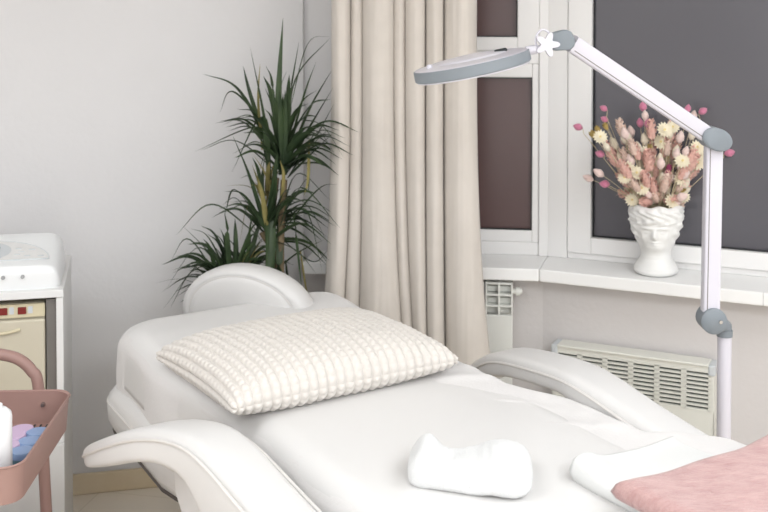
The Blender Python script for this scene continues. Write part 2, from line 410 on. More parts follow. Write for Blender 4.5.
# base of the mattress: dark under-edge piping and underside board
def ring_at(grow, z, lmax=1.48):
    out = []; W0, W1, L0, L1 = -.27-grow, .43+grow, -.62-grow, lmax+grow; rc = .13
    for n_, (cx, cy, a0) in enumerate(((W1-rc, L1-rc, 0), (W0+rc, L1-rc, 90), (W0-.055+rc, L0+rc, 180), (W1-rc, L0+rc, 270))):
        if n_ == 2:
            for q in (1.0, .6, .3, .12, .05, 0, -.08, -.15, -.3): out.append((W0-.055*(1-sm(-.15, .05, q)), q))
        if n_ == 0:
            for q in (-.3, 0, .3, .6, 1.0): out.append((W1, q))
        for k in range(13):
            a = math.radians(a0+90*k/12); out.append((cx+rc*math.cos(a), cy+rc*math.sin(a)))
    return [bw(X, Y, interp(BASE, Y)+z) for X, Y in out]
bm = bmesh.new(); prev = None
for g, z in ((-.06, -.10), (.0, -.17), (.022, -.18), (.034, -.20), (.038, -.23), (.036, -.265), (.024, -.292), (.0, -.303), (-.08, -.31)):
    r = [bm.verts.new(p) for p in ring_at(g, z)]
    if prev:
        for k in range(len(r)): bm.faces.new((prev[k], prev[(k+1) % len(r)], r[(k+1) % len(r)], r[k]))
    else: bm.faces.new(r)
    prev = r
bm.faces.new(prev[::-1])
child(obj('body_frame', bm, M['leather'], autos=180), bed)
bm = bmesh.new(); r = ring_at(.036, -.215); tube(bm, r+[r[0], r[1]], .004, 8, cap=False); child(obj('edge_piping', bm, M['piping']), bed)
bm = bmesh.new(); r = ring_at(.020, -.298); tube(bm, r+[r[0], r[1]], .007, 8, cap=False); child(obj('under_trim', bm, M['trimdark']), bed)
ARM = [(-.205, -.525, .625, .010, .018), (-.19, -.523, .642, .028, .038), (-.14, -.512, .672, .045, .055), (-.05, -.485, .712, .060, .068), (.07, -.452, .757, .068, .075),
       (.18, -.425, .788, .070, .085), (.29, -.408, .803, .070, .11), (.40, -.40, .796, .070, .17), (.55, -.395, .770, .070, .26),
       (.75, -.392, .738, .070, .30), (1.0, -.392, .70, .068, .28), (1.2, -.392, .665, .06, .17), (1.27, -.392, .62, .03, .09)]
def arm(side):
    st = catmull(ARM, 5); ns = 36; P = np.zeros((len(st), ns, 3)); pa = []; pb = []
    for i, (L, Wc, zt, hw, h) in enumerate(st):
        if side > 0: Wc = .19-Wc; L += .02+.13*sm(.0, .3, L); zt += .006-.03*(1-sm(-.2, .15, L)); h = min(h, .066+.12*sm(.42, .7, L))
        else: zt -= .014*(1-sm(-.2, .1, L))
        nxt = st[min(i+1, len(st)-1)]; prv = st[max(i-1, 0)]
        tl, tz = nxt[0]-prv[0], nxt[2]-prv[2]; q = math.hypot(tl, tz); up = (-tz/q*min(1, .1/max(h, .05)), 1)
        for k in range(ns):
            a = 2*PI*k/ns; ca, sa = math.cos(a), math.sin(a); ex = .36
            x = hw*math.copysign(abs(ca)**ex, ca); y = h/2*math.copysign(abs(sa)**(.6 if sa > 0 else .4), sa)-h/2
            crown = 0
            v = bw(Wc+x, L+up[0]*y, zt+y*up[1]); P[i, k] = v
        for lst, s in ((pa, -1), (pb, 1)):
            lst.append(bw(Wc+s*(hw+.0005), L-up[0]*min(.024, h*.4), zt-min(.024, h*.4)))
    me = grid_mesh('armrest', P, closed_v=True)
    o = link('armrest', me, M['leather'], None); 
    bmm = bmesh.new(); bmm.from_mesh(me); bmesh.ops.holes_fill(bmm, edges=[e for e in bmm.edges if e.is_boundary], sides=60); bmm.to_mesh(me); bmm.free()
    child(o, bed)
    for lst in (pa, pb):
        bm = bmesh.new(); tube(bm, lst[3:-4], .004, 8); p = obj('armrest_piping', bm, M['piping']); p.parent = o
    return o
arm(-1); arm(1)
for s_, l0 in ((-1, .10), (1, .62)):
    bm = bmesh.new(); a, b = (-.425, -.385) if s_ < 0 else (.555, .595)
    pf = [(l0, .735), (l0+.02, .60), (l0+.16, .47), (1.15, .45), (1.2, .60), (.8, .70), (.45, .745) if s_ < 0 else (.7, .72)]
    va = [bm.verts.new(bw(a, L, z)) for L, z in pf]; vb = [bm.verts.new(bw(b, L, z)) for L, z in pf]; n_ = len(pf)
    for k in range(n_): bm.faces.new((va[k], va[(k+1) % n_], vb[(k+1) % n_], vb[k]))
    bm.faces.new(va[::-1]); bm.faces.new(vb); child(obj('armrest_support', bm, M['leather'], bevel=.008), bed)
# headrest: half-round padded cushion
hc = Vector((-.452, 3.47)); hyaw = math.radians(-20)
def headrest():
    ax = Vector((math.cos(hyaw), math.sin(hyaw), 0)); ay = Vector((-math.sin(hyaw), math.cos(hyaw), 0))
    prof = [(0.0, -.030), (.5, -.034), (.72, -.036), (.80, -.031), (.825, -.027), (.85, -.031), (.92, -.026), (.975, -.010), (1.0, .012), (1.0, .045), (.97, .062), (.90, .07), (0, .075)]
    nA_ = 48; P = np.zeros((len(prof), nA_, 3))
    for i, (s, t) in enumerate(prof):
        for k in range(nA_):
            a = 2*PI*k/nA_; x = .236*s*math.cos(a); z = .165*s*math.sin(a)
            v = Vector((hc.x, hc.y, .775))+ax*x+Vector((0, 0, 1))*z+ay*(t-.022*(z/.165))
            P[i, k] = v
    me = grid_mesh('headrest', P, closed_v=True); o = link('headrest', me, M['leather']); child(o, bed)
    bm = bmesh.new(); pts = []
    for k in range(49):
        a = 2*PI*k/48; s, t = .825, -.028
        pts.append(Vector((hc.x, hc.y, .775))+ax*(.236*s*math.cos(a))+Vector((0, 0, .165*s*math.sin(a)))+ay*(t-.022*s*math.sin(a)))
    tube(bm, pts, .0022, 6, cap=False); p = obj('headrest_seam', bm, M['piping']); p.parent = o
    bm = bmesh.new(); 
    for s in (-.07, .07):
        q = Vector((hc.x, hc.y, .66))+ax*s+ay*.02; tube(bm, [q, Vector((hc.x, hc.y, .60))+ax*s-ay*.10, bw(.09+s, -.5, .60)], .009, 10)
    child(obj('headrest_bracket', bm, M['chrome']), bed)
headrest()
bm = bmesh.new(); T = lambda x, y, z: bw(x, y, z)
prism(bm, rounded_poly(.24, .42, .08), 0, .06, lambda x, y, z: bw(.08+x, .45+y, z)); child(obj('floor_plate', bm, M['leather_base'], bevel=.01), bed)
bm = bmesh.new(); prism(bm, rounded_poly(.13, .22, .05), .06, .45, lambda x, y, z: bw(.08+x, .45+y, z)); child(obj('pedestal', bm, M['leather_base'], bevel=.01), bed)
# sheet
def dm(nx, ny, ux, uy, drop):
    k = sm(.1, .6, abs(ux))
    if ux > 0: return drop+(.06-.03*sm(.4, .6, ny)-drop)*k*sm(-.6, -.3, ny)
    return drop+(.05-drop)*k*sm(.1, .35, ny)
sh = cover('bed_sheet', 0.0, .010, .15, M['sheet'], None, wr=.006, overarm=True, dropmap=dm, rr=.06, n=(170, 240), lmax=1.40)
tag(sh, 'soft off-white velour sheet spread over the treatment bed', 'sheet')

# ------------------------------------------------------------ pillow
def pillow():
    hw, hd = .326, .240; nu, nv = 401, 281; Hh = .066
    def rim(n, ratio, t):
        ph = np.linspace(0, PI/2, 400); x = np.sin(ph)**(2/n); z = np.cos(ph)**(2/n)
        sl = np.concatenate([[0], np.cumsum(np.hypot(np.diff(x), np.diff(z)*ratio))]); sl /= sl[-1]
        return np.sign(t)*np.interp(np.abs(t), sl, x), np.interp(np.abs(t), sl, z)
    u_ = np.linspace(-1, 1, nu); v_ = np.linspace(-1, 1, nv)
    xu, zu = rim(2.9, .22, u_); yv, zv = rim(2.7, .30, v_)
    U, V = np.meshgrid(xu, yv, indexing='ij'); ZU, ZV = np.meshgrid(zu, zv, indexing='ij'); UU, VV = np.meshgrid(u_, v_, indexing='ij')
    env = ZU*ZV
    X = U*hw*(1-.05*(1-V**2)*np.abs(U)**3); Y = V*hd*(1-.05*(1-U**2)*np.abs(V)**3)
    ribs = 27; br = 25
    ph = (UU+1)/2*ribs*PI; pv = (VV+1)/2*br*PI
    rib = np.abs(np.sin(ph))**.6; bump = .70+.30*np.abs(np.sin(pv))**.8
    jit = np.array([[noise.noise(Vector((a*3, b*3, 0))) for b in v_] for a in u_])
    disp = .0100*rib*bump
    def face(h, sgn):
        B = np.stack([X, Y, sgn*h*env+.004*jit*env], -1)
        N = np.cross(np.gradient(B, axis=0), np.gradient(B, axis=1)); N /= np.linalg.norm(N, axis=-1, keepdims=True)+1e-12
        if sgn < 0: N = -N
        return B+N*disp[..., None]
    o3 = face(Hh*1.2, 1); o4 = face(Hh*.8, -1)
    idx = np.arange(nu*nv).reshape(nu, nv); fs = []
    for i in range(nu-1):
        for j in range(nv-1):
            fs.append((int(idx[i, j]), int(idx[i+1, j]), int(idx[i+1, j+1]), int(idx[i, j+1])))
    off = nu*nv; idb = idx+off; border = np.zeros((nu, nv), bool); border[0] = border[-1] = True; border[:, 0] = border[:, -1] = True
    idb = np.where(border, idx, idb)
    for i in range(nu-1):
        for j in range(nv-1):
            fs.append((int(idb[i, j]), int(idb[i, j+1]), int(idb[i+1, j+1]), int(idb[i+1, j])))
    me = bpy.data.meshes.new('pillow'); me.from_pydata([tuple(map(float, p)) for p in o3.reshape(-1, 3)]+[tuple(map(float, p)) for p in o4.reshape(-1, 3)], [], fs); me.update()
    bmm = bmesh.new(); bmm.from_mesh(me); bmesh.ops.delete(bmm, geom=[v for v in bmm.verts if not v.link_faces], context='VERTS'); bmm.to_mesh(me); bmm.free()
    o = link('pillow', me, M['pillow'])
    o.location = bw(.0, .01, .824); o.rotation_euler = (0, math.radians(0), BANG)
    tag(o, 'cream ribbed plush cushion lying across the head of the bed', 'pillow')
pillow()

# ------------------------------------------------------------ white towel on the bed
def towel():
    nu, nv = 120, 72; P = np.zeros((nu, nv, 3)); 
    for i in range(nu):
        t = -1+2*i/(nu-1); 
        ex = math.copysign(1-(1-abs(t))**1.0, t); x = .132*ex
        endk = (1-abs(t)**9)**.5 if abs(t) < 1 else 0
        top = .062+.028*math.exp(-((x+.095)/.028)**2)-.010*math.exp(-((x+.035)/.03)**2)+.012*math.exp(-((x-.075)/.045)**2)
        dep = .072+.012*math.sin(t*2.2)
        for k in range(nv):
            a = 2*PI*k/nv; ca, sa = math.cos(a), math.sin(a)
            y = dep*math.copysign(abs(ca)**.55, ca)*(.25+.75*endk); z = math.copysign(abs(sa)**.6, sa)
            zz = top/2+z*top/2*(.15+.85*endk)
            nn = noise.noise(Vector((x*22, y*22, zz*22)))*.005+noise.noise(Vector((x*90, y*90, zz*90)))*.0018
            # fold grooves along the front edge
            g = 0
            if ca < -.2 and abs(sa) < .8:
                g = 0
            P[i, k] = (x, y*(1+nn*8)-0*g+(g if y > 0 else -g), zz+nn)
    me = grid_mesh('folded_towel', P, closed_v=True)
    bmm = bmesh.new(); bmm.from_mesh(me); bmesh.ops.holes_fill(bmm, edges=[e for e in bmm.edges if e.is_boundary], sides=200); bmm.to_mesh(me); bmm.free()
    o = link('folded_towel', me, M['terry']); p = at(470, 478, 2.25); o.scale = (1.0, 1.12, 1.0)
    o.location = (p.x, p.y, .753); o.rotation_euler = (0, 0, math.radians(-6))
    tag(o, 'small folded white terry towel lying on the sheet in front of the cushion', 'towel')
towel()
# ------------------------------------------------------------ white folded pad below the blanket
def softslab(name, W0, W1, L0, L1, z0, z1fn, inset, m, seed, rough=.004, n=(70, 60), r=.03, skew=0):
    nu, nv = n; P = []
    bm = bmesh.new(); top = {}; 
    for i in range(nu):
        for j in range(nv):
            a, b = -1+2*i/(nu-1), -1+2*j/(nv-1)
            e = min((1-abs(a))*(W1-W0)/2, (1-abs(b))*(L1-L0)/2)
            k = math.sqrt(max(0, 1-(1-min(e/r, 1))**2))
            W = (W0+W1)/2+a*(W1-W0)/2; L = (L0+L1)/2+b*(L1-L0)/2
            zt = z1fn(W, L)+rough*noise.noise(Vector((W*6+seed, L*6, 0)))*2
            zz0 = z0(W, L)
            h = zt-zz0
            L += skew*(W-W0)
            wob = .006*noise.noise(Vector((W*9, L*9, seed)))
            top[i, j] = (bm.verts.new(bw(W+wob, L+wob, zz0+h*(.45+.55*k))), bm.verts.new(bw(W+wob, L+wob, zz0+h*(.45-.45*k))))
    for i in range(nu-1):
        for j in range(nv-1):
            bm.faces.new([top[q][0] for q in ((i, j), (i+1, j), (i+1, j+1), (i, j+1))])
            bm.faces.new([top[q][1] for q in ((i, j), (i, j+1), (i+1, j+1), (i+1, j))])
    bmesh.ops.remove_doubles(bm, verts=bm.verts, dist=.0005)
    for s, rng in ((0, None),):
        pass
    edges = [e for e in bm.edges if e.is_boundary]
    # stitch the rim
    for i in range(nu-1):
        for j in (0, nv-1):
            try: bm.faces.new([top[i, j][0], top[i+1, j][0], top[i+1, j][1], top[i, j][1]])
            except Exception: pass
    for j in range(nv-1):
        for i in (0, nu-1):
            try: bm.faces.new([top[i, j][0], top[i, j+1][0], top[i, j+1][1], top[i, j][1]])
            except Exception: pass
    return obj(name, bm, m, autos=180)
def padtop(W, L): return .792-.012*sm(.25, .4, W)+.010*sm(.45, .6, W)
pd = softslab('folded_pad', .17, .50, .855, 1.20, lambda W, L: interp(BASE, L)+.004, lambda W, L: interp(BASE, L)+.036+.026*math.exp(-((W-.20)/.05)**2-((L-.865)/.08)**2)+.006*math.exp(-((L-.85)/.02)**2), 0, M['pad'], 3, r=.014)
tag(pd, 'white folded pad lying under the edge of the pink blanket', 'pad')
def barm(W): return .02*sm(.45, .6, W)
bl = softslab('blanket', .125, .92, 1.025, 1.40, lambda W, L: interp(BASE, L)+.040+barm(W), lambda W, L: interp(BASE, L)+.088+barm(W), 0, M['blanket'], 8, r=.035, n=(110, 60), rough=.006, skew=.075)
tag(bl, 'folded dusty pink blanket across the foot of the bed', 'blanket')

# ------------------------------------------------------------ curtain
def curtain():
    topb = [332, 350.5, 362.5, 394, 405, 425.5, 443, 475]
    botb = [318.5, 340, 357, 405, 416, 427, 445, 490]
    amp = [.050, .026, .062, .032, .050, .050, .058]
    deepv = [0, .03, .012, .004, .008, .045, .035, 0]
    Yc = 3.70
    nz = 60; nx = 32; zt = 2.5; cols = 7*nx
    P = np.zeros((nz, cols+1, 3))
    z1 = at(400, 0, Yc).z; z2 = at(400, 360, Yc).z
    for i in range(nz):
        z = zt-(zt-.02)*i/(nz-1); t = (z1-z)/(z1-z2); tt = max(-.6, min(t, 1.55))
        sway = sm(.0, 1.2, tt)*.8 if t > 0 else tt*.0
        f = sway if t > 0 else 0
        f = max(0, min(1.15, t))**3
        bx = [a+(b-a)*f for a, b in zip(topb, botb)]
        c = 0
        for k in range(7):
            for j in range(nx+(1 if k == 6 else 0)):
                s = j/nx; px = bx[k]+(bx[k+1]-bx[k])*s
                prof = math.sin(PI*s)**.6 if 0 < s < 1 else 0
                dv = deepv[k]*math.exp(-(s/.06)**2)+deepv[k+1]*math.exp(-((1-s)/.06)**2)
                # folds wrap over the valleys a little
                wrap = .0*math.sin(2*PI*s)
                Y = Yc+.02-amp[k]*prof+dv+.010*noise.noise(Vector((px*.05, z*1.2, 2)))+.003*noise.noise(Vector((px*.25, z*3, 5)))
                Xw = (px-384)/F*Yc*(1/(math.cos(PITCH)-.1*math.sin(PITCH)))-wrap
                P[i, c] = (Xw, Y-.13*Xw, z); c += 1
    me = grid_mesh('curtain', P); o = link('curtain', me, M['curtain'])
    s = o.modifiers.new('s', 'SOLIDIFY'); s.thickness = .004; s.offset = 1
    tag(o, 'long beige curtain hanging in soft folds beside the window', 'curtain')
    r = empty('curtain_rod', (.1, 3.69, 2.53), 'metal curtain rod above the beige curtain', 'rod')
    bm = bmesh.new(); tube(bm, [(-.45, .08, 0), (.9, -.10, 0)], .012, 12); obj('pole', bm, M['rod'], r)
    for sx, sy in ((-.46, .082), (.91, -.10)):
        bm = bmesh.new(); bmesh.ops.create_uvsphere(bm, u_segments=12, v_segments=8, radius=.022, matrix=Matrix.Translation((sx, sy, 0))); obj('finial', bm, M['rod'], r)
    for sx, sy in ((-.38, .07), (.8, -.088)):
        bm = bmesh.new(); tube(bm, [(sx, sy, 0), (sx+.02, sy+.27, 0)], .006, 8); obj('bracket', bm, M['rod'], r)
curtain()

# ------------------------------------------------------------ radiator below the left sill
def radiator():
    P, Q = offs(.015)[0], offs(.015)[1]; d, n = dirn(P, Q); L = (Q-P).length
    ur = upx(513, P, d)
    root = empty('radiator', (P.x+d.x*ur, P.y+d.y*ur, 0), 'white sectional radiator under the window sill beside the curtain', 'radiator')
    O = Vector(root.location)
    for k in range(6):
        x1 = -k*.102; x0 = x1-.098; bm = bmesh.new()
        T = lambda x, y, z: Vector((d.x*x+n.x*y, d.y*x+n.y*y, z))
        zt, zb, zg = .795, .22, .675
        box(bm, x0, x1, .0, .012, zb, zg, T)                   # flat front
        box(bm, x0, x0+.006, .0, .05, zg, zt, T); box(bm, x1-.006, x1, .0, .05, zg, zt, T)
        box(bm, (x0+x1)/2-.004, (x0+x1)/2+.004, .0, .05, zg, zt, T)
        for z in (zt-.010, zt-.052, zt-.092):
            box(bm, x0, x1, .0, .05, z, z+.008, T)
        for z in (zt-.034, zt-.076, zt-.112):                     # curved deflectors set back
            box(bm, x0+.006, x1-.006, .030, .045, z-.008, z+.014, T)
        box(bm, x0+.008, x1-.008, .046, .066, zb+.03, zt-.02, T)   # body
        obj('section', bm, M['radiator'], root, smooth=False, bevel=.003)
    bm = bmesh.new(); T3 = lambda x, y, z: Vector((d.x*x+n.x*y, d.y*x+n.y*y, z))
    tube(bm, [T3(0, .035, .755), T3(.012, .035, .755)], .010, 12); tube(bm, [T3(.012, .035, .755), T3(.026, .035, .755)], .016, 12); tube(bm, [T3(.026, .035, .755), T3(.034, .035, .755)], .010, 12)
    obj('plug', bm, M['radiator'], root)
    bm = bmesh.new(); tube(bm, [T3(-.3, .04, .22), T3(-.3, .04, 0)], .01, 10); obj('pipe', bm, M['radiator'], root); bm = bmesh.new(); tube(bm, [T3(-.02, .04, .25), T3(-.02, .04, 0)], .01, 10)
    obj('pipe', bm, M['radiator'], root)
radiator()
# ------------------------------------------------------------ convector heater
def convector():
    P, Q = offs(.018)[1], offs(.018)[2]; d, n = dirn(P, Q)
    x0 = upx(553, P, d); x1 = upx(716, P, d); Wd = x1-x0
    root = empty('convector_heater', (P.x+d.x*x0, P.y+d.y*x0, 0), 'white electric wall convector with slotted grille under the right sill', 'heater')
    T = lambda x, y, z: Vector((d.x*x+n.x*y, d.y*x+n.y*y, z))
    zt, zb = .580, .15; g0, g1 = .426, .557
    bm = bmesh.new()
    box(bm, 0, Wd, 0, .006, zb, g0-.002, T)                       # front below the grille
    box(bm, 0, Wd, 0, .006, g1+.002, zt-.004, T)
    box(bm, 0, .004, .0, .07, zb, zt-.006, T); box(bm, Wd-.004, Wd, .0, .07, zb, zt-.006, T)
    box(bm, .004, Wd-.004, .055, .07, zb, zt-.006, T)
    box(bm, .0, Wd, .0, .07, zb-.004, zb, T)
    obj('body', bm, M['convector'], root, smooth=False)
    bm = bmesh.new(); box(bm, .018, Wd-.018, -.006, .07, zt-.006, zt+.004, T); obj('top_strip', bm, M['convector'], root, smooth=False, bevel=.004)
    nc = 6; rows = 9; cw = (Wd-.02)/nc
    bm = bmesh.new()
    for c in range(nc+1):
        xx = .01+c*cw; box(bm, max(.0, xx-.009), min(Wd, xx+.009), -.001, .007, g0-.004, g1+.004, T)
    for r in range(rows+1):
        z = g0+(g1-g0)*r/rows
        a = [T(.01, -.001, z-.003), T(Wd-.01, -.001, z-.003), T(Wd-.01, .008, z-.001), T(.01, .008, z-.001)]
        b = [v+Vector((0, 0, .0052)) for v in a]
        va = [bm.verts.new(v) for v in a]; vb = [bm.verts.new(v) for v in b]
        for k in range(4): bm.faces.new((va[k], va[(k+1) % 4], vb[(k+1) % 4], vb[k]))
        bm.faces.new(va[::-1]); bm.faces.new(vb)
    obj('grille', bm, M['convector'], root, smooth=False)
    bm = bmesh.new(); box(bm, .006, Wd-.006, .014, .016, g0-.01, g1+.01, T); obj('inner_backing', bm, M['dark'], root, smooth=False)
    for xa, xb in ((-.004, .02), (Wd-.02, Wd+.004)):
        bm = bmesh.new(); box(bm, xa, xb, -.004, .072, zt-.035, zt+.002, T); obj('corner_cap', bm, M['lampgrey'] if False else M['panelgrey'], root, smooth=False, bevel=.006)
    bm = bmesh.new(); box(bm, .08, .12, .07, .082, .25, .5, T); obj('wall_bracket', bm, M['greymetal'], root, smooth=False); bm = bmesh.new(); box(bm, Wd-.12, Wd-.08, .07, .082, .25, .5, T); obj('wall_bracket', bm, M['greymetal'], root, smooth=False)
convector()

# ------------------------------------------------------------ magnifier lamp
def lamp():
    YL = 2.98; base = at(724, 400, YL)
    root = empty('magnifier_lamp', (base.x, YL, 0), 'white floor-standing magnifier lamp with jointed arm and grey ring head', 'lamp')
    O = Vector(root.location)
    L = lambda v: Vector(v)-O
    bm = bmesh.new(); prism(bm, rounded_poly(.16, .16, .05), .03, .06); obj('base_plate', bm, M['lampwhite'], root, bevel=.01)
    for a in range(4):
        bm = bmesh.new(); q = Vector((math.cos(PI/4+a*PI/2)*.17, math.sin(PI/4+a*PI/2)*.17, .022)); 
        bmesh.ops.create_cone(bm, cap_ends=True, segments=16, radius1=.022, radius2=.022, depth=.018, matrix=Matrix.Translation(q)@Matrix.Rotation(PI/2, 4, 'X')); obj('caster', bm, M['lampblack'], root)
    ptop = at(723, 334, YL).z
    bm = bmesh.new(); tube(bm, [(0, 0, .05), (0, 0, ptop)], .0195, 20); obj('post', bm, M['lampwhite'], root)
    bm = bmesh.new(); tube(bm, [(0, 0, ptop-.006), (0, 0, ptop+.012)], .022, 20); obj('collar', bm, M['lampgrey'], root)
    jc = L(at(711.5, 319, YL-.03))
    bm = bmesh.new(); tube(bm, [jc+Vector((0, .032, 0)), jc+Vector((0, .03, 0)), jc+Vector((0, -.026, 0)), jc+Vector((0, -.030, 0))], [.030, .036, .036, .031], 28)
    tube(bm, [jc+Vector((.01, 0, 0)), Vector((0, 0, ptop+.02)), Vector((0, 0, ptop))], [.02, .021, .018], 14)
    obj('base_joint', bm, M['lampgrey'], root)
    bm = bmesh.new(); tube(bm, [jc+Vector((.016, -.029, .0)), jc+Vector((.016, -.034, .0))], .005, 12); obj('screw', bm, M['chrome'], root)
    eb = L(at(713.5, 139, YL-.02)); 
    def beam(a, b, w, dpt, name):
        t = (b-a).normalized(); s = Vector((0, 1, 0)); s = (s-t*s.dot(t)).normalized(); r = t.cross(s)
        bm = bmesh.new(); LL = (b-a).length
        T = lambda x, y, z: a+r*x+s*y+t*z
        prism(bm, rounded_poly(w, dpt, min(w, dpt)*.35, 4), 0, LL, T)
        o = obj(name, bm, M['lampwhite'], root)
        bm = bmesh.new(); 
        for sg in (-1, 1):
            pass
        box(bm, w*.52, w*.62, -dpt-.0006, -dpt+.002, .01, LL-.01, T); obj('arm_groove', bm, M['greymetal'], o, smooth=False)
        return o
    lo = jc+Vector((-.004, 0, .02))
    beam(lo, eb, .0235, .018, 'lower_arm')
    hd = at(571, 43, 2.74); hd = L(hd)
    beam(eb, hd, .0225, .018, 'upper_arm')
    # elbow cap, an oval slab
    bm = bmesh.new(); t = (hd-eb).normalized()
    ev = Vector((eb.x, eb.y, eb.z)); ang = math.radians(22)
    def oval(bm, c, a, b, ang, y0, y1, n=32, yaw=0):
        R = Matrix.Rotation(yaw, 3, 'Z')
        rg = []
        for y, s in ((y0, .86), (y0+.004, 1), (y1-.004, 1), (y1, .86)):
            rg.append([bm.verts.new(c+R@Vector((a*s*math.cos(q)*math.cos(ang)+b*s*math.sin(q)*math.sin(ang), y, -a*s*math.cos(q)*math.sin(ang)+b*s*math.sin(q)*math.cos(ang)))) for q in [2*PI*k/n for k in range(n)]])
        for r0, r1 in zip(rg, rg[1:]):
            for k in range(n): bm.faces.new((r0[k], r0[(k+1) % n], r1[(k+1) % n], r1[k]))
        bm.faces.new(rg[0][::-1]); bm.faces.new(rg[-1])
    oval(bm, eb+Vector((-.002, -.006, .003)), .042, .031, ang, -.042, .032); obj('elbow_joint', bm, M['lampgrey'], root)
    # head joint: grey rounded wedge
    yaw = math.atan2(-(hd-eb).y, -(hd-eb).x)
    yaw = math.radians(18)
    pix = [(548, 38), (552, 33.5), (560, 31), (567, 29.5), (572, 32), (575, 39), (575, 46), (571, 50), (563, 50.5), (555, 51), (552, 49), (554, 45), (551, 42)]
    bm = bmesh.new(); a = [bm.verts.new(L(at(x, y, 2.70))) for x, y in pix]; b = [bm.verts.new(L(at(x, y, 2.70))+Vector((.0, .05, 0))) for x, y in pix]; n_ = len(pix)
    for k in range(n_): bm.faces.new((a[k], a[(k+1) % n_], b[(k+1) % n_], b[k]))
    bm.faces.new(a[::-1]); bm.faces.new(b); obj('head_joint', bm, M['lampgrey'], root, bevel=.004)
    # star knob, white
    kc = L(at(547, 44.5, 2.67)); bm = bmesh.new(); pts = []
    for k in range(40):
        a_ = 2*PI*k/40+.25; rr = .024+.0085*math.cos(5*a_); pts.append((rr*math.cos(a_), rr*math.sin(a_)))
    prism(bm, pts, -.008, .008, lambda x, y, z: kc+Vector((x, z, y))); tube(bm, [kc, kc+Vector((0, .04, 0))], .006, 10); obj('star_knob', bm, M['lampwhite'], root, bevel=.003)
    # wire loop and neck
    bm = bmesh.new(); ring = [L(at(x, y, 2.68)) for x, y in ((537, 48), (535.5, 40), (538, 33), (543, 29.5), (548, 32), (552, 37))]
    tube(bm, [Vector(p) for p in catmull([tuple(q) for q in ring], 4)], .0028, 8); obj('cable', bm, M['lampwhite'], root)
    bm = bmesh.new(); tube(bm, [L(at(526, 51, 2.68)), L(at(536, 49.3, 2.68))], .012, 14); tube(bm, [L(at(535, 49.5, 2.68)), L(at(547, 46, 2.68))], .008, 12); obj('neck', bm, M['lampwhite'], root)
    # ring head
    c = at(472, 65.5, 2.68); R_ = .148
    X = Vector((math.cos(math.radians(12)), 0, math.sin(math.radians(12)))); nrm = Vector((-X.z, -.03, X.x)).normalized(); X = (X-nrm*X.dot(nrm)).normalized(); Yv = nrm.cross(X)
    T = lambda p: L(c)+X*p.x+Yv*p.y+nrm*p.z
    def ringm(name, prof, m, n=64, par=root):
        bm = bmesh.new(); rg = []
        for r, z in prof: rg.append([bm.verts.new(T(Vector((r*math.cos(2*PI*k/n), r*math.sin(2*PI*k/n), z)))) for k in range(n)])
        for a, b in zip(rg, rg[1:]+rg[:1]):
            for k in range(n): bm.faces.new((a[k], a[(k+1) % n], b[(k+1) % n], b[k]))
        return obj(name, bm, m, par, autos=35)
    hr = ringm('ring_head', [(R_-.004, .0145), (R_-.045, .021), (R_-.062, .019), (R_-.062, .012), (R_-.06, -.014), (R_-.006, -.0185), (R_-.003, -.0165), (R_-.003, .0145)], M['lampwhite'])
    ringm('rim_band', [(R_-.004, .014), (R_, .012), (R_+.0005, -.012), (R_-.004, -.016), (R_-.008, -.012), (R_-.008, .012)], M['lampgrey'], par=hr)
    bm = bmesh.new(); lathe(bm, [(0, .014), (.04, .012), (R_-.063, .004), (R_-.063, 0), (.04, -.006), (0, -.008)], 48, T); obj('lens', bm, M['lens'], hr)
    bm = bmesh.new(); lathe(bm, [(0, .028), (.006, .026), (.008, .018), (.008, .012)], 16, lambda p: T(p+Vector((-R_*.72, -.03, 0)))); obj('hinge_knob', bm, M['lampwhite'], hr)
    bm = bmesh.new(); box(bm, .06, .092, -.03, -.01, .018, .028, lambda x, y, z: T(Vector((x, y, z)))); obj('switch', bm, M['lampblack'], hr, bevel=.004)
    bm = bmesh.new(); lathe(bm, [(0, .025), (R_*.45, .0245), (R_*.62, .021), (R_*.64, .018), (R_*.62, .0185), (R_*.45, .022), (0, .0225)], 48, T); cv = obj('lens_cover', bm, M['lampwhite'], hr)
lamp()

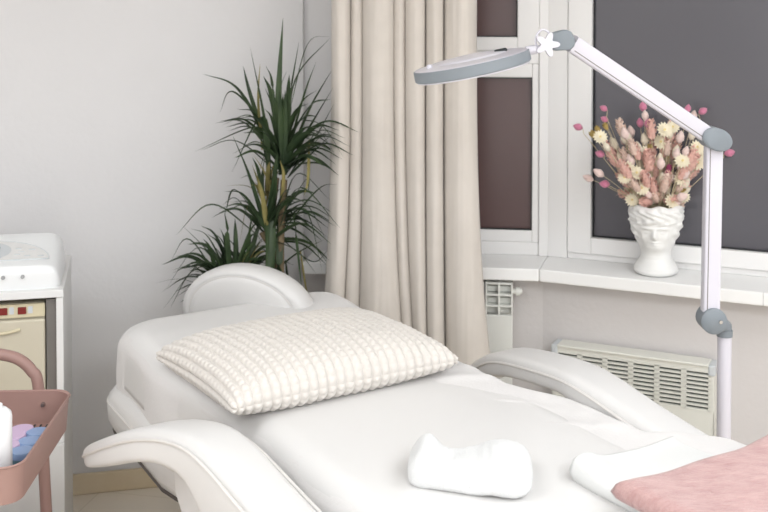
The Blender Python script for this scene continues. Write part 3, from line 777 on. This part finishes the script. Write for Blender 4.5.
# ------------------------------------------------------------ head vase and dried flowers
VP = Vector((.957, 3.735, .85))
def vase():
    nz, nt = 90, 140; Hv = .238; P = np.zeros((nz, nt, 3))
    prof = [(0, .060), (.004, .072), (.014, .077), (.026, .074), (.040, .064), (.055, .054), (.070, .051), (.082, .052), (.092, .056), (.105, .062), (.125, .069), (.145, .075), (.165, .080), (.185, .083), (.205, .088), (.222, .090), (.232, .087), (.238, .080)]
    fr = math.atan2(-VP.y, -VP.x-.55)
    fr = math.radians(-108)
    g = lambda x, s: math.exp(-(x/s)**2)
    for i in range(nz):
        z = Hv*i/(nz-1); r0 = interp(prof, z)
        for k in range(nt):
            th = 2*PI*k/nt; a = (th+PI) % (2*PI)-PI      # 0 = face front
            r = r0
            # jaw / chin forward, face flatter at the sides
            r += .010*g(a, .55)*g(z-.098, .014)                      # chin
            r -= .006*g(abs(a)-1.0, .4)*g(z-.115, .03)
            r += .016*g(a, .13)*g(z-.137, .010)+.010*g(a, .10)*g(z-.150, .014)   # nose tip and bridge
            r += .0075*g(a, .24)*g(z-.1185, .0036)+.0065*g(a, .19)*g(z-.1115, .0036)   # lips
            r -= .004*g(a, .22)*g(z-.115, .0018)
            r -= .0055*g(abs(a)-.36, .17)*g(z-.153, .009)             # sockets
            r += .0045*g(abs(a)-.36, .12)*g(z-.152, .0042)            # closed lids
            r += .005*g(abs(a)-.34, .25)*g(z-.166, .0045)             # brows
            r += .004*g(abs(a)-.62, .2)*g(z-.132, .014)               # cheeks
            if z > .170:                                             # wavy hair band
                s = sm(.170, .185, z); r += s*(.004*math.sin(a*9+3*math.sin(z*90))*math.sin(z*150+a*3)+.004+.005*noise.noise(Vector((math.cos(a)*5, math.sin(a)*5, z*45))))
            side = sm(.75, 1.15, abs(a))*g(z-.155, .045)             # hair falling beside the face
            r += side*(.008+.004*math.sin(z*190+a*5)+.003*noise.noise(Vector((a*6, z*60, 2))))
            r -= .002*g(z-.02, .01)*math.cos(a*3)
            fx = .006*g(z-.12, .05)                                   # head sits forward of the neck
            x = r*math.cos(a)+fx; y = r*.93*math.sin(a)
            if z > .215: z2 = z+.004*math.sin(a*7)*sm(.215, .238, z)
            else: z2 = z
            P[i, k] = (x, y, z2)
    # inner wall
    inn = np.zeros((6, nt, 3))
    for q, (s, dz) in enumerate(((.90, 0.0), (.86, -.006), (.84, -.03), (.7, -.07), (.3, -.075), (.01, -.075))):
        inn[q] = P[-1]*np.array([s, s, 1])+np.array([0, 0, dz])
    P = np.concatenate([P, inn]); me = grid_mesh('head_vase', P, closed_v=True)
    bmm = bmesh.new(); bmm.from_mesh(me); bmesh.ops.holes_fill(bmm, edges=[e for e in bmm.edges if e.is_boundary], sides=300); bmm.to_mesh(me); bmm.free()
    o = link('head_vase', me, M['ceramic']); o.location = VP; o.rotation_euler = (0, 0, fr); o.scale = (1.07, 1.07, 1.03)
    tag(o, 'white classical head vase with closed eyes on the window sill', 'vase')
vase()
def ellipsoid_mesh(name, a, b, m, seed=0, tip=.3, n=(12, 9)):
    bm = bmesh.new(); prof = []
    for i in range(n[1]+1):
        t = i/n[1]; prof.append((b*math.sin(PI*t)**.8*(1-tip*(t-.4)), 2*a*t))
    prof[0] = (0, 0); prof[-1] = (0, 2*a); lathe(bm, prof, n[0])
    for v in bm.verts:
        q = noise.noise(v.co*220+Vector((seed, 0, 0))); v.co += Vector((v.co.x, v.co.y, 0)).normalized()*q*.0018
    me = bpy.data.meshes.new(name); bmesh.ops.recalc_face_normals(bm, faces=bm.faces); bm.to_mesh(me); bm.free()
    me.materials.append(m)
    for p in me.polygons: p.use_smooth = True
    return me
def plume_mesh(name, m, L=.05, r=.011, seed=1):
    bm = bmesh.new(); rnd = random.Random(seed)
    for k in range(38):                                              # small overlapping bracts
        t = k/38; h = L*t; a = k*2.4; rr = r*math.sin(PI*(t*.85+.12))**.7
        c = Vector((math.cos(a)*rr*.55, math.sin(a)*rr*.55, h)); o = Vector((math.cos(a), math.sin(a), 0)); s = Vector((-o.y, o.x, 0))
        c = c*1.0
        ln = .017*(1-.4*t); w = .0058*(r/.022)+.001
        v = [bm.verts.new(c), bm.verts.new(c+s*w+o*.003+Vector((0, 0, ln*.5))), bm.verts.new(c+o*.006+Vector((0, 0, ln))), bm.verts.new(c-s*w+o*.003+Vector((0, 0, ln*.5)))]
        bm.faces.new(v)
    lathe(bm, [(0, 0), (r*.5, L*.15), (r*.55, L*.5), (r*.3, L*.85), (0, L)], 8)
    me = bpy.data.meshes.new(name); bm.to_mesh(me); bm.free(); me.materials.append(m)
    for p in me.polygons: p.use_smooth = True
    return me
def straw_mesh(name, R=.017):
    bm = bmesh.new()
    for ly, (rr, lift, n) in enumerate(((R, .25, 14), (R*.85, .6, 12), (R*.62, 1.1, 10), (R*.4, 1.6, 8))):
        for k in range(n):
            a = 2*PI*(k+.5*ly)/n; o = Vector((math.cos(a), math.sin(a), 0)); s = Vector((-o.y, o.x, 0)); w = rr*2.6/n
            v = [bm.verts.new(o*.002+Vector((0, 0, .001*ly))), bm.verts.new(o*rr*.6+s*w+Vector((0, 0, rr*.3*lift))), bm.verts.new(o*rr+Vector((0, 0, rr*.55*lift))), bm.verts.new(o*rr*.6-s*w+Vector((0, 0, rr*.3*lift)))]
            bm.faces.new(v)
    me = bpy.data.meshes.new(name); bm.to_mesh(me); bm.free(); me.materials.append(M['straw']); return me
def flowers():
    heads = {'pink': ellipsoid_mesh('bunny_tail', .018, .013, M['bpink'], 1), 'pale': ellipsoid_mesh('bunny_tail', .022, .0135, M['bpale'], 2), 'cream': ellipsoid_mesh('bunny_tail', .024, .0135, M['bcream'], 3),
             'salmon': plume_mesh('plume', M['salmon'], .070, .025, 4), 'peach': plume_mesh('plume', M['peach'], .066, .024, 5), 'magenta': plume_mesh('plume', M['magenta'], .03, .009, 6), 'mustard': plume_mesh('plume', M['mustard'], .025, .012, 7)}
    st = straw_mesh('strawflower', .028); heads['straw'] = st
    desc = {'pink': ('bunny_tail', 'dusty pink dried bunny tail among the flowers in the head vase', 'pink bunny tails in the head vase'),
            'pale': ('bunny_tail', 'pale blush dried bunny tail in the head vase', 'blush bunny tails in the head vase'),
            'cream': ('bunny_tail', 'cream dried bunny tail in the head vase', 'cream bunny tails in the head vase'),
            'salmon': ('dried_plume', 'salmon pink dried feathery plume in the head vase', 'salmon plumes in the head vase'),
            'peach': ('dried_plume', 'pale peach dried feathery plume in the head vase', 'peach plumes in the head vase'),
            'magenta': ('dried_plume', 'small magenta dried tuft in the head vase', 'magenta tufts in the head vase'),
            'mustard': ('dried_plume', 'small mustard dried tuft in the head vase', 'mustard tufts in the head vase'),
            'straw': ('strawflower', 'cream dried strawflower with layered petals in the head vase', 'strawflowers in the head vase')}
    rnd = random.Random(11); mouth = VP+Vector((0, 0, .20))
    L = []
    for x, y in ((603, 108), (604, 119), (578, 127), (600, 154), (605, 184), (643, 107), (688, 108), (703, 111), (729, 153), (640, 123), (648, 124), (599, 173)): L.append(('pink' if (x, y) != (599, 173) else 'pale', x, y, rnd.uniform(-.05, .03)))
    for x, y in ((645, 115), (631, 132), (693, 117), (680, 138), (588, 178), (673, 160)): L.append(('pale', x, y, rnd.uniform(-.05, .03)))
    for x, y in ((628, 138), (614, 144), (638, 148), (606, 146), (620, 158), (660, 158), (676, 152)): L.append(('cream', x, y, rnd.uniform(-.05, .02)))
    for x, y in ((636, 173), (664, 130), (698, 163), (681, 179), (660, 142), (673, 127), (651, 161), (600, 137), (645, 152), (691, 156)): L.append(('straw', x, y, rnd.uniform(-.07, -.02)))
    for x, y in ((647, 180), (663, 184), (688, 172), (627, 166), (668, 172)): L.append(('magenta', x, y, rnd.uniform(-.07, -.03)))
    for x, y in ((598, 130), (606, 127), (594, 136), (682, 190), (665, 196), (650, 150)): L.append(('mustard', x, y, rnd.uniform(-.05, 0)))
    for k in range(84):
        a = rnd.uniform(-1, 1); yy = rnd.uniform(146, 204); half = 46-(max(yy, 150)-150)*.36
        L.append((rnd.choice(['salmon', 'salmon', 'peach', 'cream', 'pale', 'straw']), 655+a*half, yy, rnd.uniform(-.085, .05)))
    for k in range(40):
        a = rnd.uniform(-1, 1); yy = rnd.uniform(128, 190); half = 46-(max(yy, 150)-150)*.4
        L.append((rnd.choice(['cream', 'pale', 'peach', 'salmon']), 653+a*half, yy, rnd.uniform(-.08, .05)))
    for kind, px, py, dy in L:
        nm, lab, grp = desc[kind]; tip = at(px, py, VP.y+dy)
        b = mouth+Vector((rnd.uniform(-.02, .02), rnd.uniform(-.02, .02), -.03)); 
        rim = mouth+Vector((max(-.055, min(.055, (tip.x-mouth.x)*.42)), max(-.05, min(.05, (tip.y-mouth.y)*.5)), .035))
        pts = catmull([tuple(b), tuple(rim), tuple(rim*.4+tip*.6+Vector((0, 0, .006))), tuple(tip)], 4)
        d = (Vector(pts[-1])-Vector(pts[-3])).normalized()
        if kind in ('pink',) and (px < 610 or px > 690): d = (d+Vector((math.copysign(.8, px-655), 0, -.25))).normalized()
        if kind == 'straw': d = (Vector((rnd.uniform(-.3, .3), -1, .45))).normalized()
        bm = bmesh.new(); ln = {'salmon': .075, 'peach': .068, 'cream': .048, 'pink': .036, 'pale': .044, 'magenta': .03, 'mustard': .025, 'straw': 0}[kind]
        off = d*(ln*.5); tube(bm, [Vector(p)-b for p in pts[:-1]]+[tip-off-b], .0011, 5)
        s = obj(nm, bm, M['stem']); s.location = b; tag(s, lab, 'flower', grp)
        h = bpy.data.objects.new('flower_head', heads[kind]); COL.objects.link(h); h.parent = s
        h.location = tip-off-b; h.rotation_mode = 'QUATERNION'; h.rotation_quaternion = d.to_track_quat('Z', 'Y'); sc_ = rnd.uniform(.85, 1.15); h.scale = (sc_,)*3
        if kind == 'straw':
            bm = bmesh.new(); lathe(bm, [(0, .008), (.004, .007), (.004, .003), (.003, 0)], 10); c = obj('flower_centre', bm, M['yolk'], h)
flowers()

# ------------------------------------------------------------ dracaena plant
def leaf(bm, p0, p1, p2, w, p3=None, twist=0):
    pts = catmull([p0, p1, p2]+([p3] if p3 is not None else []), 7); n = len(pts); rows = []
    for i, p in enumerate(pts):
        p = Vector(p); t = (Vector(pts[min(i+1, n-1)])-Vector(pts[max(i-1, 0)])).normalized(); s = i/(n-1)
        side = t.cross(Vector((0, 0, 1))); 
        if side.length < .15: side = Vector((1, 0, 0))
        side.normalize(); a = twist; up = side.cross(t).normalized(); sd = side*math.cos(a)+up*math.sin(a); nn = sd.cross(t)
        ww = w*1.35*(min(1, .45+s*2.2))*(1-s**2.2)*.5+.0003
        rows.append([bm.verts.new(p-sd*ww+nn*ww*.45), bm.verts.new(p), bm.verts.new(p+sd*ww+nn*ww*.45)])
    for a, b in zip(rows, rows[1:]):
        bm.faces.new((a[0], a[1], b[1], b[0])); bm.faces.new((a[1], a[2], b[2], b[1]))
def plant():
    rnd = random.Random(5); YP = 3.74
    b0 = at(268, 400, YP); root = empty('dracaena_plant', (b0.x, YP, 0), 'tall green dracaena with long narrow leaves behind the headrest', 'plant')
    O = Vector(root.location)
    L = lambda x, y, dy=0: at(x, y, YP+dy)-O
    bm = bmesh.new(); lathe(bm, [(0, 0), (.105, 0), (.115, .01), (.135, .24), (.142, .245), (.142, .265), (.130, .265), (.126, .235)], 32); obj('pot', bm, M['pot'], root)
    bm = bmesh.new(); lathe(bm, [(0, .235), (.125, .235), (.12, .225), (0, .225)], 24); obj('soil', bm, M['soil'], root)
    tr = [((0, 0, .23), L(268, 330), L(268, 290), L(270, 235), L(276, 178)), ((.03, .02, .23), L(283, 330, .03), L(277, 280, .03), L(272, 250, .02), L(262, 232, .02)), ((-.04, -.01, .23), L(252, 350, -.04), L(240, 320, -.05), L(232, 305, -.05)),
          ((.02, -.03, .23), L(280, 300, -.02), L(281, 240, -.02), L(284, 180, -.02))]
    for t in tr:
        bm = bmesh.new(); tube(bm, [Vector(p) for p in catmull([tuple(q) for q in t], 6)], .012, 10); obj('trunk', bm, M['trunk'], root)
    def crown(name, leaves, fill, m=M['leaf']):
        bm = bmesh.new()
        for (bx, by, mx, my, tx, ty, w, *rest) in leaves:
            dy = rest[0] if rest else rnd.uniform(-.08, .08)
            leaf(bm, tuple(L(bx, by, dy*.1)), tuple(L(mx, my, dy*.7)), tuple(L(tx, ty, dy)), w, twist=rnd.uniform(-.5, .5))
        for (cx, cy, n, l0, l1, a0, a1, w) in fill:
            for k in range(n):
                a = math.radians(rnd.uniform(a0, a1)); ln = rnd.uniform(l0, l1); dp = rnd.uniform(-.16 if cy < 280 else -.07, .10)
                bx, by = cx+rnd.uniform(-4, 4), cy+rnd.uniform(-16, 8)
                mx, my = bx+math.cos(a)*ln*.55, by-math.sin(a)*ln*.62
                droop = abs(math.cos(a))*ln*.30+3
                tx, ty = bx+math.cos(a)*ln*1.0, by-math.sin(a)*ln*.95+droop
                leaf(bm, tuple(L(bx, by, dp*.1)), tuple(L(mx, my, dp*.7)), tuple(L(tx, ty, dp)), w*rnd.uniform(.7, 1.1), twist=rnd.uniform(-.7, .7))
        obj(name, bm, m, root, autos=180)
    top = [(278, 165, 279, 90, 283, 18, .020, -.03), (268, 150, 259, 95, 250, 47, .018, -.05), (266, 145, 250, 95, 243, 66, .014), (265, 135, 236, 88, 203, 74, .013), (262, 120, 232, 92, 220, 112, .011, -.05),
           (284, 150, 290, 100, 299, 42, .014), (286, 150, 296, 80, 330, 38, .013), (290, 110, 308, 44, 331, 36, .005), (288, 155, 305, 95, 316, 62, .014), (290, 160, 310, 110, 332, 70, .015),
           (292, 165, 312, 125, 333, 88, .024, -.08), (292, 172, 315, 140, 334, 104, .020, -.03), (290, 175, 308, 150, 330, 128, .016), (288, 178, 308, 158, 334, 132, .012), (295, 168, 318, 132, 345, 138, .007, -.19),
           (268, 172, 253, 118, 222, 125, .012, .0), (266, 140, 252, 128, 194, 152, .013, -.08), (270, 180, 262, 118, 232, 172, .018, -.12), (296, 138, 318, 132, 336, 156, .010, -.06), (276, 150, 272, 85, 266, 66, .010), (282, 150, 280, 95, 287, 70, .012),
           (280, 170, 268, 150, 256, 182, .013, -.05), (300, 120, 322, 126, 344, 158, .008, -.19)]
    crown('foliage', top, [(282, 168, 34, 55, 100, 30, 150, .018), (284, 165, 16, 40, 70, 0, 60, .018)])
    mid = [(268, 238, 250, 180, 232, 134, .016, -.1), (260, 240, 238, 200, 222, 205, .011), (258, 236, 212, 205, 176, 235, .012, -.08), (270, 245, 262, 190, 266, 150, .014), (278, 240, 296, 175, 330, 200, .011), (280, 235, 318, 190, 338, 184, .007, -.18),
           (278, 232, 300, 188, 340, 228, .008, -.18), (278, 222, 305, 205, 326, 240, .012, -.05), (276, 225, 292, 215, 302, 290, .014, -.05), (280, 230, 305, 210, 322, 270, .012), (282, 218, 306, 180, 309, 192, .008), (276, 235, 312, 262, 330, 248, .012, .02), (277, 270, 300, 252, 324, 240, .010),
           (270, 225, 252, 180, 240, 178, .012), (262, 225, 235, 190, 225, 215, .009), (285, 260, 288, 300, 286, 330, .014), (274, 210, 273, 260, 272, 320, .02, -.08), (266, 210, 268, 260, 265, 310, .02, -.08), (279, 220, 279, 270, 277, 330, .02, -.06)]
    crown('foliage', mid, [(270, 235, 26, 45, 85, 15, 165, .016), (272, 235, 12, 40, 75, -25, 30, .014)])
    low = [(236, 300, 205, 262, 163, 309, .010, -.05), (232, 298, 200, 248, 165, 290, .010), (230, 300, 212, 258, 182, 225, .012), (236, 300, 225, 255, 210, 228, .014), (232, 300, 185, 280, 155, 283, .005), (228, 300, 196, 270, 170, 308, .012), (222, 300, 196, 268, 172, 270, .008),
           (240, 300, 248, 255, 262, 215, .014), (226, 295, 190, 240, 170, 262, .007)]
    crown('foliage', low, [(234, 300, 46, 45, 88, 40, 165, .015), (245, 300, 26, 40, 90, 30, 120, .014), (222, 302, 16, 35, 65, 80, 175, .012)])
    dry = [(268, 235, 262, 195, 252, 165, .014, -.1), (272, 190, 264, 172, 254, 156, .006, -.1), (262, 150, 258, 100, 260, 64, .008, -.02), (280, 215, 284, 180, 280, 160, .012, -.08), (309, 140, 308, 180, 304, 196, .008, -.1), (262, 196, 246, 186, 226, 186, .006), (300, 250, 306, 290, 312, 300, .007), (274, 250, 250, 206, 240, 240, .006), (244, 296, 250, 262, 262, 240, .012)]
    crown('dry_foliage', dry, [(268, 205, 8, 30, 60, 60, 120, .013), (240, 290, 5, 30, 60, 40, 120, .01)], M['leafold'])
plant()

# ------------------------------------------------------------ cabinet with the devices at left
CA = math.atan2(.235, .972); cx_, cy_ = -.955, 3.16
def lc(x, y, z=0):   # cabinet coords: x leftwards negative along wall direction, y back
    return Vector((cx_+math.cos(CA)*x-math.sin(CA)*y, cy_+math.sin(CA)*x+math.cos(CA)*y, z))
cab = empty('shelf_cabinet', lc(0, 0), 'white open-fronted cabinet by the left wall holding the devices', 'cabinet', rz=CA)
def part(name, m, root, boxes, bevel=.003):
    bm = bmesh.new()
    for b in boxes: box(bm, *b)
    return obj(name, bm, m, root, smooth=False, bevel=bevel)
CW = .62; CDp = .48
part('top_board', M['cabinet'], cab, [(-CW, 0, -.005, CDp, .915, .938)])
part('side_panel', M['cabinet'], cab, [(-.022, -.001, .0, CDp, 0, .915)])
part('side_panel', M['cabinet'], cab, [(-CW, -CW+.022, .0, CDp, 0, .915)])
part('shelf', M['cabinet'], cab, [(-CW+.022, -.022, .0, CDp-.01, .48, .50)])
part('back_panel', M['cabinet'], cab, [(-CW+.022, -.022, CDp-.01, CDp, .02, .915)])
dr = part('door', M['cabinet'], cab, [(-CW+.001, -.0, -.02, -.001, .03, .478)])
part('door_handle', M['chrome'], dr, [(-CW+.04, -CW+.05, -.04, -.021, .3, .42)])
# cream device in the niche
cr = empty('cream_steriliser', lc(-.055, .02, .50), 'cream boxy machine with two red switches inside the cabinet niche', 'machine', rz=CA)
part('housing', M['cream'], cr, [(-.48, 0, .012, .38, .0, .395)], .006)
part('switch_strip', M['creamlite'], cr, [(-.48, 0, .0, .0115, .355, .395)], .002)
dd_ = part('door', M['cream'], cr, [(-.48, 0, -.006, .0115, .0, .349)], .006)
bm = bmesh.new(); tube(bm, [Vector(p) for p in catmull([(-.34, -.010, .325), (-.22, -.012, .312), (-.12, -.012, .314), (-.07, -.010, .322)], 5)], .0045, 8); obj('handle_lip', bm, M['creamlite'], dd_)
for x in (-.118, -.065):
    part('rocker_switch', M['red'], cr, [(x-.012, x+.012, -.004, -.0002, .366, .387)], .001)
    part('switch_sticker', M['panelgrey'], cr, [(x+.017, x+.030, -.001, -.0002, .367, .388)], 0)
part('grey_side_and_gap_shade', M['greymetal'], cr, [(.003, .0315, .004, .36, .0, .405)], .001)  # grey slab: machine's grey side plus the shadow of the gap, as colour
# white device on top
dv = empty('beauty_device', lc(-.012, .02, .938), 'white rounded tabletop beauty device with grey control panel on the cabinet', 'device', rz=CA)
def device():
    Wd, Dp = .46, .34; nu, nv = 60, 50; P = np.zeros((nu, nv, 3)); 
    prof = [(.0, 0), (.0, .004), (-.002, .012), (-.004, .05), (.004, .066), (.02, .072), (.10, .082), (.20, .100), (.27, .112), (.30, .110), (.325, .09), (.335, .05), (.335, 0)]
    pr = catmull([(a, b) for a, b in prof], 4); nv = len(pr); P = np.zeros((nu, nv, 3))
    for i in range(nu):
        t = i/(nu-1); s = -1+2*t; k = (1-abs(s)**10)**.25 if abs(s) < 1 else 0
        e = (1-abs(s)**14)**.5 if abs(s) < 1 else 0
        x = -Wd/2+Wd/2*s
        for j, (y, z) in enumerate(pr):
            yy = .17+(y-.17)*(.86+.14*e); P[i, j] = (x, yy, z*(.35+.65*e) if z > .01 else z)
    me = grid_mesh('housing', P, closed_v=True); bmm = bmesh.new(); bmm.from_mesh(me); bmesh.ops.holes_fill(bmm, edges=[e for e in bmm.edges if e.is_boundary], sides=200); bmesh.ops.recalc_face_normals(bmm, faces=bmm.faces); bmm.to_mesh(me); bmm.free()
    link('housing', me, M['plastic'], dv, autos=50)
    def surf(x, y, up=.001): return Vector((x, y, float(np.interp(y, [.02, .10, .20, .27], [.072, .082, .100, .112]))+up))
    # half-oval control panel outline and display
    bm = bmesh.new(); c = bm.verts.new(surf(-.235, .06, .0016)); ring = []
    for k in range(41):
        a = PI*k/40; ring.append(bm.verts.new(surf(-.235+.20*math.cos(a), .06+.165*math.sin(a), .0016)))
    for a, b in zip(ring, ring[1:]): bm.faces.new((c, a, b))
    pn = obj('control_panel', bm, M['cabinet'], dv); 
    bm = bmesh.new(); tube(bm, [v for v in [surf(-.235+.20*math.cos(PI*k/40), .06+.165*math.sin(PI*k/40), .001) for k in range(41)]+[surf(-.035, .06, .001)]], .0018, 6); tube(bm, [surf(-.435, .06), surf(-.035, .06)], .0015, 6)
    obj('panel_rim', bm, M['panelgrey'], dv)
    bm = bmesh.new(); c = bm.verts.new(surf(-.235, .09, .003)); ring = [bm.verts.new(surf(-.235+.085*math.cos(2*PI*k/32), .135+.075*math.sin(2*PI*k/32), .003)) for k in range(32)]
    bm.faces.new(ring); bm.verts.remove(c); obj('dial_area', bm, M['panelgrey'], dv)
    bm = bmesh.new(); bm.faces.new([bm.verts.new(surf(x, y, .0045)) for x, y in ((-.275, .105), (-.185, .105), (-.185, .165), (-.275, .165))]); obj('display', bm, M['lcd'], dv)
    for x, y in ((-.10, .09), (-.13, .105), (-.09, .14), (-.13, .15), (-.06, .085), (-.12, .125)):
        bm = bmesh.new(); p = surf(x, y, .002); box(bm, p.x-.009, p.x+.009, p.y-.004, p.y+.004, p.z-.001, p.z+.001); obj('key', bm, M['panelgrey'], dv)
    for x in (-.105, -.16, -.215):
        bm = bmesh.new(); tube(bm, [Vector((x, -.002, .040)), Vector((x, -.009, .041))], .006, 12); obj('socket', bm, M['silver'], dv)
    part('base_gap', M['greymetal'], dv, [(-.44, -.02, .004, .32, -.0, .004)], 0)
device()

# ------------------------------------------------------------ trolley
TZ = .74
def trolley():
    # basket plan: x from left to right, y away; right side runs almost along the view
    A = at(71, 395, 2.80); root = empty('utility_trolley', (-1.062, 2.595, 0), 'dusty rose metal utility trolley with a basket of jars at the left edge', 'trolley', rz=math.radians(3))
    w, d, r = .235, .25, .05; zb = TZ-.088
    def basket(z0, z1):
        bm = bmesh.new(); n = 7; t = .003; taper = .006
        rings = [(rounded_poly(w-taper, d-taper, r, n), z0), (rounded_poly(w, d, r, n), z1-.004), (rounded_poly(w+.004, d+.004, r, n), z1), (rounded_poly(w+.002, d+.002, r, n), z1+.003), (rounded_poly(w-.003, d-.003, r, n), z1), (rounded_poly(w-t, d-t, r, n), z1-.006), (rounded_poly(w-taper-t, d-taper-t, r, n), z0+t)]
        V = [[bm.verts.new((x, y, z)) for x, y in p] for p, z in rings]; N = len(V[0])
        for a, b in zip(V, V[1:]):
            for k in range(N): bm.faces.new((a[k], a[(k+1) % N], b[(k+1) % N], b[k]))
        bm.faces.new(V[0][::-1]); bm.faces.new(V[-1])
        b = obj('basket', bm, M['rose'], root)
        bm = bmesh.new()
        for k in range(26):
            x = -w+.03+k*(2*w-.06)/25; box(bm, x-.0022, x+.0022, -d+.02, d-.02, z0+t, z0+t+.0015)
        obj('mesh_slats', bm, M['lampblack'], b, smooth=False)
        return b
    for z in (zb, .25, .09): 
        basket(z, z+.088)
    for s, sy in ((1, 1), (-1, -1)):
        y = d+.018; hz = TZ+.14
        x0 = w-.10
        pts = [(x0+.035, s*y, .09), (x0+.022, s*y, .4), (x0+.005, s*y, TZ-.01), (x0-.015, s*y, TZ+.05), (x0-.050, s*y, TZ+.082), (x0-.095, s*y, TZ+.095), (0, s*y, TZ+.098)]
        if s < 0:
            pts = [(x0+.035, s*y, .09), (x0+.022, s*y, .4), (x0+.005, s*y, TZ-.03)]
            for sg in (-1, 1):
                bm = bmesh.new(); tube(bm, [(sg*p[0], p[1], p[2]) for p in pts], .014, 12); obj('leg', bm, M['rose'], root)
        else:
            c = catmull(pts, 5); full = c+[np.array((-p[0], p[1], p[2])) for p in c[::-1][1:]]
            bm = bmesh.new(); tube(bm, [tuple(p) for p in full], .0155, 14); obj('handle_frame', bm, M['rose'], root)
    for s in (-1, 1):
        for sx in (-1, 1):
            bm = bmesh.new(); bmesh.ops.create_cone(bm, cap_ends=True, segments=18, radius1=.035, radius2=.035, depth=.02, matrix=Matrix.Translation((sx*(w-.05), s*(d+.018), .037))@Matrix.Rotation(PI/2, 4, 'Y')); 
            tube(bm, [(sx*(w-.05), s*(d+.018), .05), (sx*(w-.05), s*(d+.018), .095)], .008, 8); obj('caster', bm, M['lampblack'], root)
    for sx in (-1, 1):
        bm = bmesh.new(); tube(bm, [(sx*(w-.078), d-.004, TZ-.035), (sx*(w-.078), d-.014, TZ-.035)], [.007, .005], 12); obj('screw', bm, M['chrome'], root)
    return root
tro = trolley(); bpy.context.view_layer.update()
zf = TZ-.088+.006
def jar(name, px, py, body, lid, label, group, R=.029, h=.032):
    p = at(px, py, 2.6); k = (CAM_H-(zf+h+.012))/(CAM_H-p.z)*2.6; p = at(px, py, k)
    root = empty(name, (p.x, p.y, zf), label, 'jar', group)
    bm = bmesh.new(); lathe(bm, [(0, 0), (R*.86, 0), (R*.92, .003), (R*.92, h)], 24); obj('jar_body', bm, body, root)
    bm = bmesh.new(); lathe(bm, [(R*.9, h-.004), (R, h-.003), (R, h+.009), (R*.95, h+.012), (0, h+.013)], 24); obj('lid', bm, lid, root)
jar('cosmetic_jar', 22, 450, M['blued'], M['blue'], 'teal jar with a blue lid, nearest in the trolley basket', None)
jar('cosmetic_jar', 30, 440, M['blued'], M['blue'], 'blue-lidded jar in the middle of the row in the trolley basket', None)
jar('cosmetic_jar', 38, 431, M['blued'], M['blue'], 'blue-lidded jar at the far end of the row in the trolley basket', None)
jar('cosmetic_jar', 8, 444, M['pinkd'], M['pink'], 'lilac-lidded jar beside the white bottle in the trolley basket', None)
jar('cosmetic_jar', 14, 435, M['pinkd'], M['pink'], 'lilac-lidded jar in the middle of the row in the trolley basket', None)
jar('cosmetic_jar', 22, 428, M['pinkd'], M['pink'], 'lilac-lidded jar at the far end of the row in the trolley basket', None)
bt = empty('pump_bottle', (-.893, 2.44, zf), 'plain white bottle at the left edge of the trolley basket', 'bottle')
bm = bmesh.new(); lathe(bm, [(0, 0), (.030, 0), (.033, .004), (.033, .165), (.031, .176), (.020, .186), (0, .188)], 28); obj('bottle_body', bm, M['bottle'], bt)
bm = bmesh.new(); lathe(bm, [(0, .187), (.012, .187), (.012, .196), (.005, .198), (0, .199)], 16); obj('cap', bm, M['bottle'], bt)
